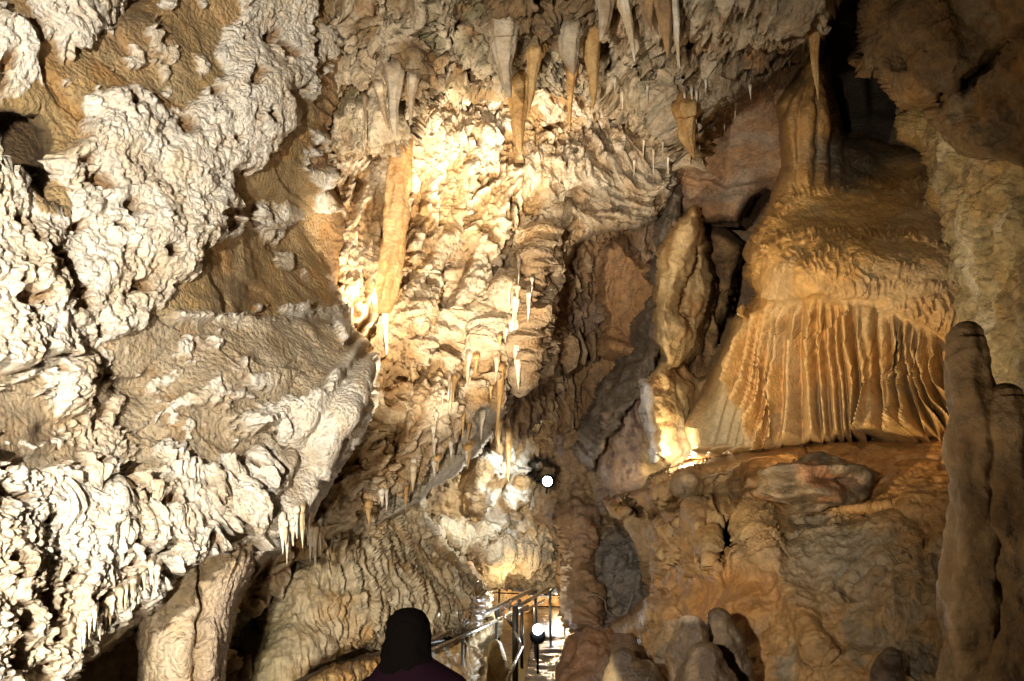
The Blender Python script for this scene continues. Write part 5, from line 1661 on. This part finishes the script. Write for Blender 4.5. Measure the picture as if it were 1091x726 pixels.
# ================================================================== THE VISITOR
def visitor():
    base = pt(440, 726, 4.05)
    bx, by = base[0], base[1]
    hz = pt(433, 652, 4.05)[2]               # crown of the head
    Ht = 1.66
    gz = hz - Ht
    e = empty("person", (bx, by, gz), "person seen from behind in a dark jacket, only head and shoulders in view", "person")
    S = Ht / 1.70
    cx, cy = pt(433, 690, 4.05)[0], by

    # body: one continuous skinned figure, back towards the camera (faces +y)
    J = [  # x, y, z, radius
        (0.03, 0.00, 0.95, 0.145), (0.03, 0.0, 1.12, 0.13), (0.03, -0.01, 1.28, 0.145), (0.02, -0.01, 1.34, 0.10), (0.005, 0.01, 1.46, 0.055),
        (0.0, 0.02, 1.53, 0.06), (0.0, 0.025, 1.60, 0.088), (0.0, 0.02, 1.66, 0.05),
        (-0.145, 0.0, 1.32, 0.05), (-0.21, 0.0, 1.12, 0.045), (-0.17, 0.16, 0.95, 0.034),
        (0.185, 0.0, 1.31, 0.05), (0.27, 0.0, 1.12, 0.045), (0.22, 0.18, 0.97, 0.034),
        (-0.07, 0.0, 0.86, 0.10), (-0.09, 0.02, 0.48, 0.062), (-0.10, -0.02, 0.09, 0.042), (-0.10, 0.12, 0.035, 0.034),
        (0.13, 0.0, 0.86, 0.10), (0.14, 0.05, 0.48, 0.062), (0.15, 0.02, 0.09, 0.042), (0.15, 0.16, 0.035, 0.034),
        (-0.16, 0.21, 0.93, 0.026), (0.21, 0.23, 0.95, 0.026),
    ]
    E = [(0, 1), (1, 2), (2, 3), (3, 4), (4, 5), (5, 6), (6, 7), (3, 8), (8, 9), (9, 10), (3, 11), (11, 12), (12, 13), (0, 14), (14, 15), (15, 16), (16, 17),
         (0, 18), (18, 19), (19, 20), (20, 21), (10, 22), (13, 23)]
    # fingers as short chains
    for hand, sx in ((22, -1), (23, 1)):
        hx, hy, hz_, _ = J[hand]
        for f in range(4):
            o = (f - 1.5) * 0.019
            ln = (0.034, 0.040, 0.038, 0.030)[f]
            a = len(J); J.append((hx + o, hy + 0.035, hz_ - 0.005, 0.009)); J.append((hx + o, hy + 0.035 + ln, hz_ - 0.018, 0.0085)); J.append((hx + o, hy + 0.03 + ln * 1.5, hz_ - 0.045, 0.0075))
            E += [(hand, a), (a, a + 1), (a + 1, a + 2)]
        a = len(J); J.append((hx - sx * 0.036, hy + 0.0, hz_ - 0.01, 0.011)); J.append((hx - sx * 0.05, hy + 0.03, hz_ - 0.02, 0.009))
        E += [(hand, a), (a, a + 1)]
    me = bpy.data.meshes.new("body")
    me.from_pydata([(j[0] * S, j[1] * S, j[2] * S) for j in J], E, [])
    o = bpy.data.objects.new("body", me); col.objects.link(o); o.parent = e
    o.location = (cx - bx, 0, 0)
    sk = o.modifiers.new("skin", 'SKIN'); sk.use_smooth_shade = True
    for k, j in enumerate(J):
        me.skin_vertices[0].data[k].radius = (j[3] * S, j[3] * S * (0.75 if k in (0, 1, 2, 3) else 1.0))
    me.skin_vertices[0].data[0].use_root = True
    sb = o.modifiers.new("sub", 'SUBSURF'); sb.levels = 2; sb.render_levels = 2
    me.materials.append(plain("skin", (0.42, 0.24, 0.16), 0.5))

    def shell(name, rings, mat, ns=48, amp=0.006, sc=9, seed=0, label=None):
        """rings: (x, y, z, rx, ry)"""
        rings = np.asarray(rings, dtype=float)
        kk = np.linspace(0, len(rings) - 1, (len(rings) - 1) * 8 + 1)
        R = np.stack([np.interp(kk, np.arange(len(rings)), rings[:, c]) for c in range(5)], -1)
        for _ in range(6):
            R[1:-1] = 0.25 * R[:-2] + 0.5 * R[1:-1] + 0.25 * R[2:]
        th = np.linspace(0, 2 * math.pi, ns, endpoint=False)
        P = np.stack([R[:, 0:1] + R[:, 3:4] * np.cos(th), R[:, 1:2] + R[:, 4:5] * np.sin(th), np.repeat(R[:, 2:3], ns, 1)], -1).reshape(-1, 3) * S
        nrm = np.stack([np.tile(np.cos(th), len(R)), np.tile(np.sin(th), len(R)), np.zeros(len(R) * ns)], -1)
        P = P + nrm * (amp * fbm(P * sc * np.array([1, 1, 0.6]) + seed, 3, seed))[:, None] * 2
        n = len(R)
        i = np.arange(n - 1)[:, None] * ns; j = np.arange(ns)[None]
        f = np.stack([(i + j).ravel(), (i + (j + 1) % ns).ravel(), (i + ns + (j + 1) % ns).ravel(), (i + ns + j).ravel()], -1)
        c0 = len(P); P = np.concatenate([P, R[-1:, :3] * S, R[:1, :3] * S])
        jj = np.arange(ns); oo = (n - 1) * ns
        t = np.concatenate([np.stack([np.full(ns, c0), oo + jj, oo + (jj + 1) % ns], -1), np.stack([np.full(ns, c0 + 1), (jj + 1) % ns, jj], -1)])
        ob = mesh_mixed(name, [(P, f, t)], mat, origin=np.zeros(3), parent=None)
        ob.parent = e; ob.location = (cx - bx, 0, 0)
        if label: ob['label'] = label
        return ob

    jac = plain("dark_jacket", (0.0045, 0.0015, 0.003), 1.0)
    jac.node_tree.nodes["Principled BSDF"].inputs["Specular IOR Level"].default_value = 0.02
    shell("jacket", [(0.03, 0, 0.80, 0.21, 0.15), (0.03, 0, 1.0, 0.205, 0.15), (0.035, 0, 1.2, 0.235, 0.15), (0.045, 0, 1.35, 0.265, 0.145), (0.045, 0, 1.39, 0.235, 0.13),
                     (0.025, 0, 1.435, 0.175, 0.115), (0.01, 0.0, 1.475, 0.12, 0.10), (0.0, 0.005, 1.53, 0.095, 0.10), (0, 0.01, 1.535, 0.07, 0.07)], jac, seed=2)
    for sx, sh in ((-1, (-0.175, 0.0, 1.345)), (1, (0.225, 0.0, 1.335))):
        P = [np.array([sh[0] - sx * 0.03, 0, sh[2] + 0.005]), np.array(sh) + np.array([sx * 0.02, 0, -0.05]), np.array([sh[0] + sx * 0.045, 0.0, 1.12]), np.array([sh[0] + sx * 0.0, 0.15, 0.965])]
        v, q, t = loft(np.array(P) * S, np.array([0.06, 0.068, 0.062, 0.05]) * S, ns=24, sub=8, noise=0.08, nscale=9, seed=4)
        ob = mesh_mixed("sleeve", [(v, q, t)], jac, origin=np.zeros(3)); ob.parent = e; ob.location = (cx - bx, 0, 0)
    red = plain("red_trim", (0.06, 0.008, 0.012), 0.6)
    for sx in ():
        a = np.array([0.02 + sx * 0.075, -0.085, 1.475]) * S; b = np.array([0.03 + sx * 0.15, -0.105, 1.42]) * S; c_ = np.array([0.03 + sx * 0.165, -0.15, 1.30]) * S; d_ = np.array([0.03 + sx * 0.15, -0.158, 1.05]) * S
        v, q, t = loft([a, b, c_, d_], [0.008, 0.010, 0.010, 0.009], ns=12, sub=8)
        ob = mesh_mixed("strap", [(v, q, t)], red, origin=np.zeros(3)); ob.parent = e; ob.location = (cx - bx, 0, 0)
        ob['label'] = "dark red bag strap over the shoulder"
    tr = plain("dark_trousers", (0.02, 0.022, 0.03), 0.85)
    v1 = loft(np.array([(-0.05, 0, 0.92), (-0.08, 0, 0.75), (-0.09, 0.02, 0.48), (-0.10, 0.0, 0.08)]) * S, np.array([0.125, 0.115, 0.085, 0.07]) * S, ns=28, sub=8, noise=0.06, nscale=8)
    v2 = loft(np.array([(0.11, 0, 0.92), (0.13, 0, 0.75), (0.14, 0.04, 0.48), (0.15, 0.02, 0.08)]) * S, np.array([0.125, 0.115, 0.085, 0.07]) * S, ns=28, sub=8, noise=0.06, nscale=8)
    ob = mesh_mixed("trousers", [v1, v2], tr, origin=np.zeros(3)); ob.parent = e; ob.location = (cx - bx, 0, 0)
    hair = plain("dark_hair", (0.0015, 0.001, 0.0008), 1.0)
    hair.node_tree.nodes["Principled BSDF"].inputs["Specular IOR Level"].default_value = 0.02
    shell("hair", [(0.0, -0.045, 1.30, 0.10, 0.035), (0.0, -0.045, 1.38, 0.128, 0.06), (0.0, -0.025, 1.46, 0.128, 0.09), (0.0, -0.005, 1.54, 0.120, 0.11), (0.0, 0.005, 1.60, 0.114, 0.118),
                   (0.0, 0.005, 1.65, 0.104, 0.108), (0.0, 0.005, 1.68, 0.088, 0.092), (0.0, 0.005, 1.70, 0.066, 0.07), (0.0, 0.005, 1.712, 0.036, 0.04), (0, 0.005, 1.715, 0.01, 0.01)], hair, amp=0.008, sc=30, seed=6)
    # face features on the far side
    sph = []
    def ball(c, r, s=(1, 1, 1)):
        th = np.linspace(0, 2 * math.pi, 16, endpoint=False); ph = np.linspace(0.01, math.pi - 0.01, 9)
        T, Q = np.meshgrid(th, ph)
        P = np.stack([np.cos(T) * np.sin(Q) * s[0], np.sin(T) * np.sin(Q) * s[1], np.cos(Q) * s[2]], -1).reshape(-1, 3) * r + np.array(c)
        idx = np.arange(16 * 9).reshape(9, 16); nx_ = np.roll(idx, -1, 1)
        return (P * S, np.stack([idx[:-1].ravel(), idx[1:].ravel(), nx_[1:].ravel(), nx_[:-1].ravel()], -1), [])
    ob = mesh_mixed("face", [ball((0, 0.10, 1.565), 0.075, (0.95, 0.55, 1.25)), ball((0, 0.148, 1.56), 0.014, (0.8, 1, 1.5)), ball((0, 0.135, 1.515), 0.02, (1.2, 0.5, 0.35))],
                    bpy.data.materials["skin"], origin=np.zeros(3)); ob.parent = e; ob.location = (cx - bx, 0, 0)
    for sx in (-1, 1):
        ob = mesh_mixed("eye", [ball((sx * 0.031, 0.134, 1.585), 0.011)], plain("eye_white", (0.6, 0.58, 0.55), 0.2), origin=np.zeros(3)); ob.parent = e; ob.location = (cx - bx, 0, 0)
    return e


visitor()
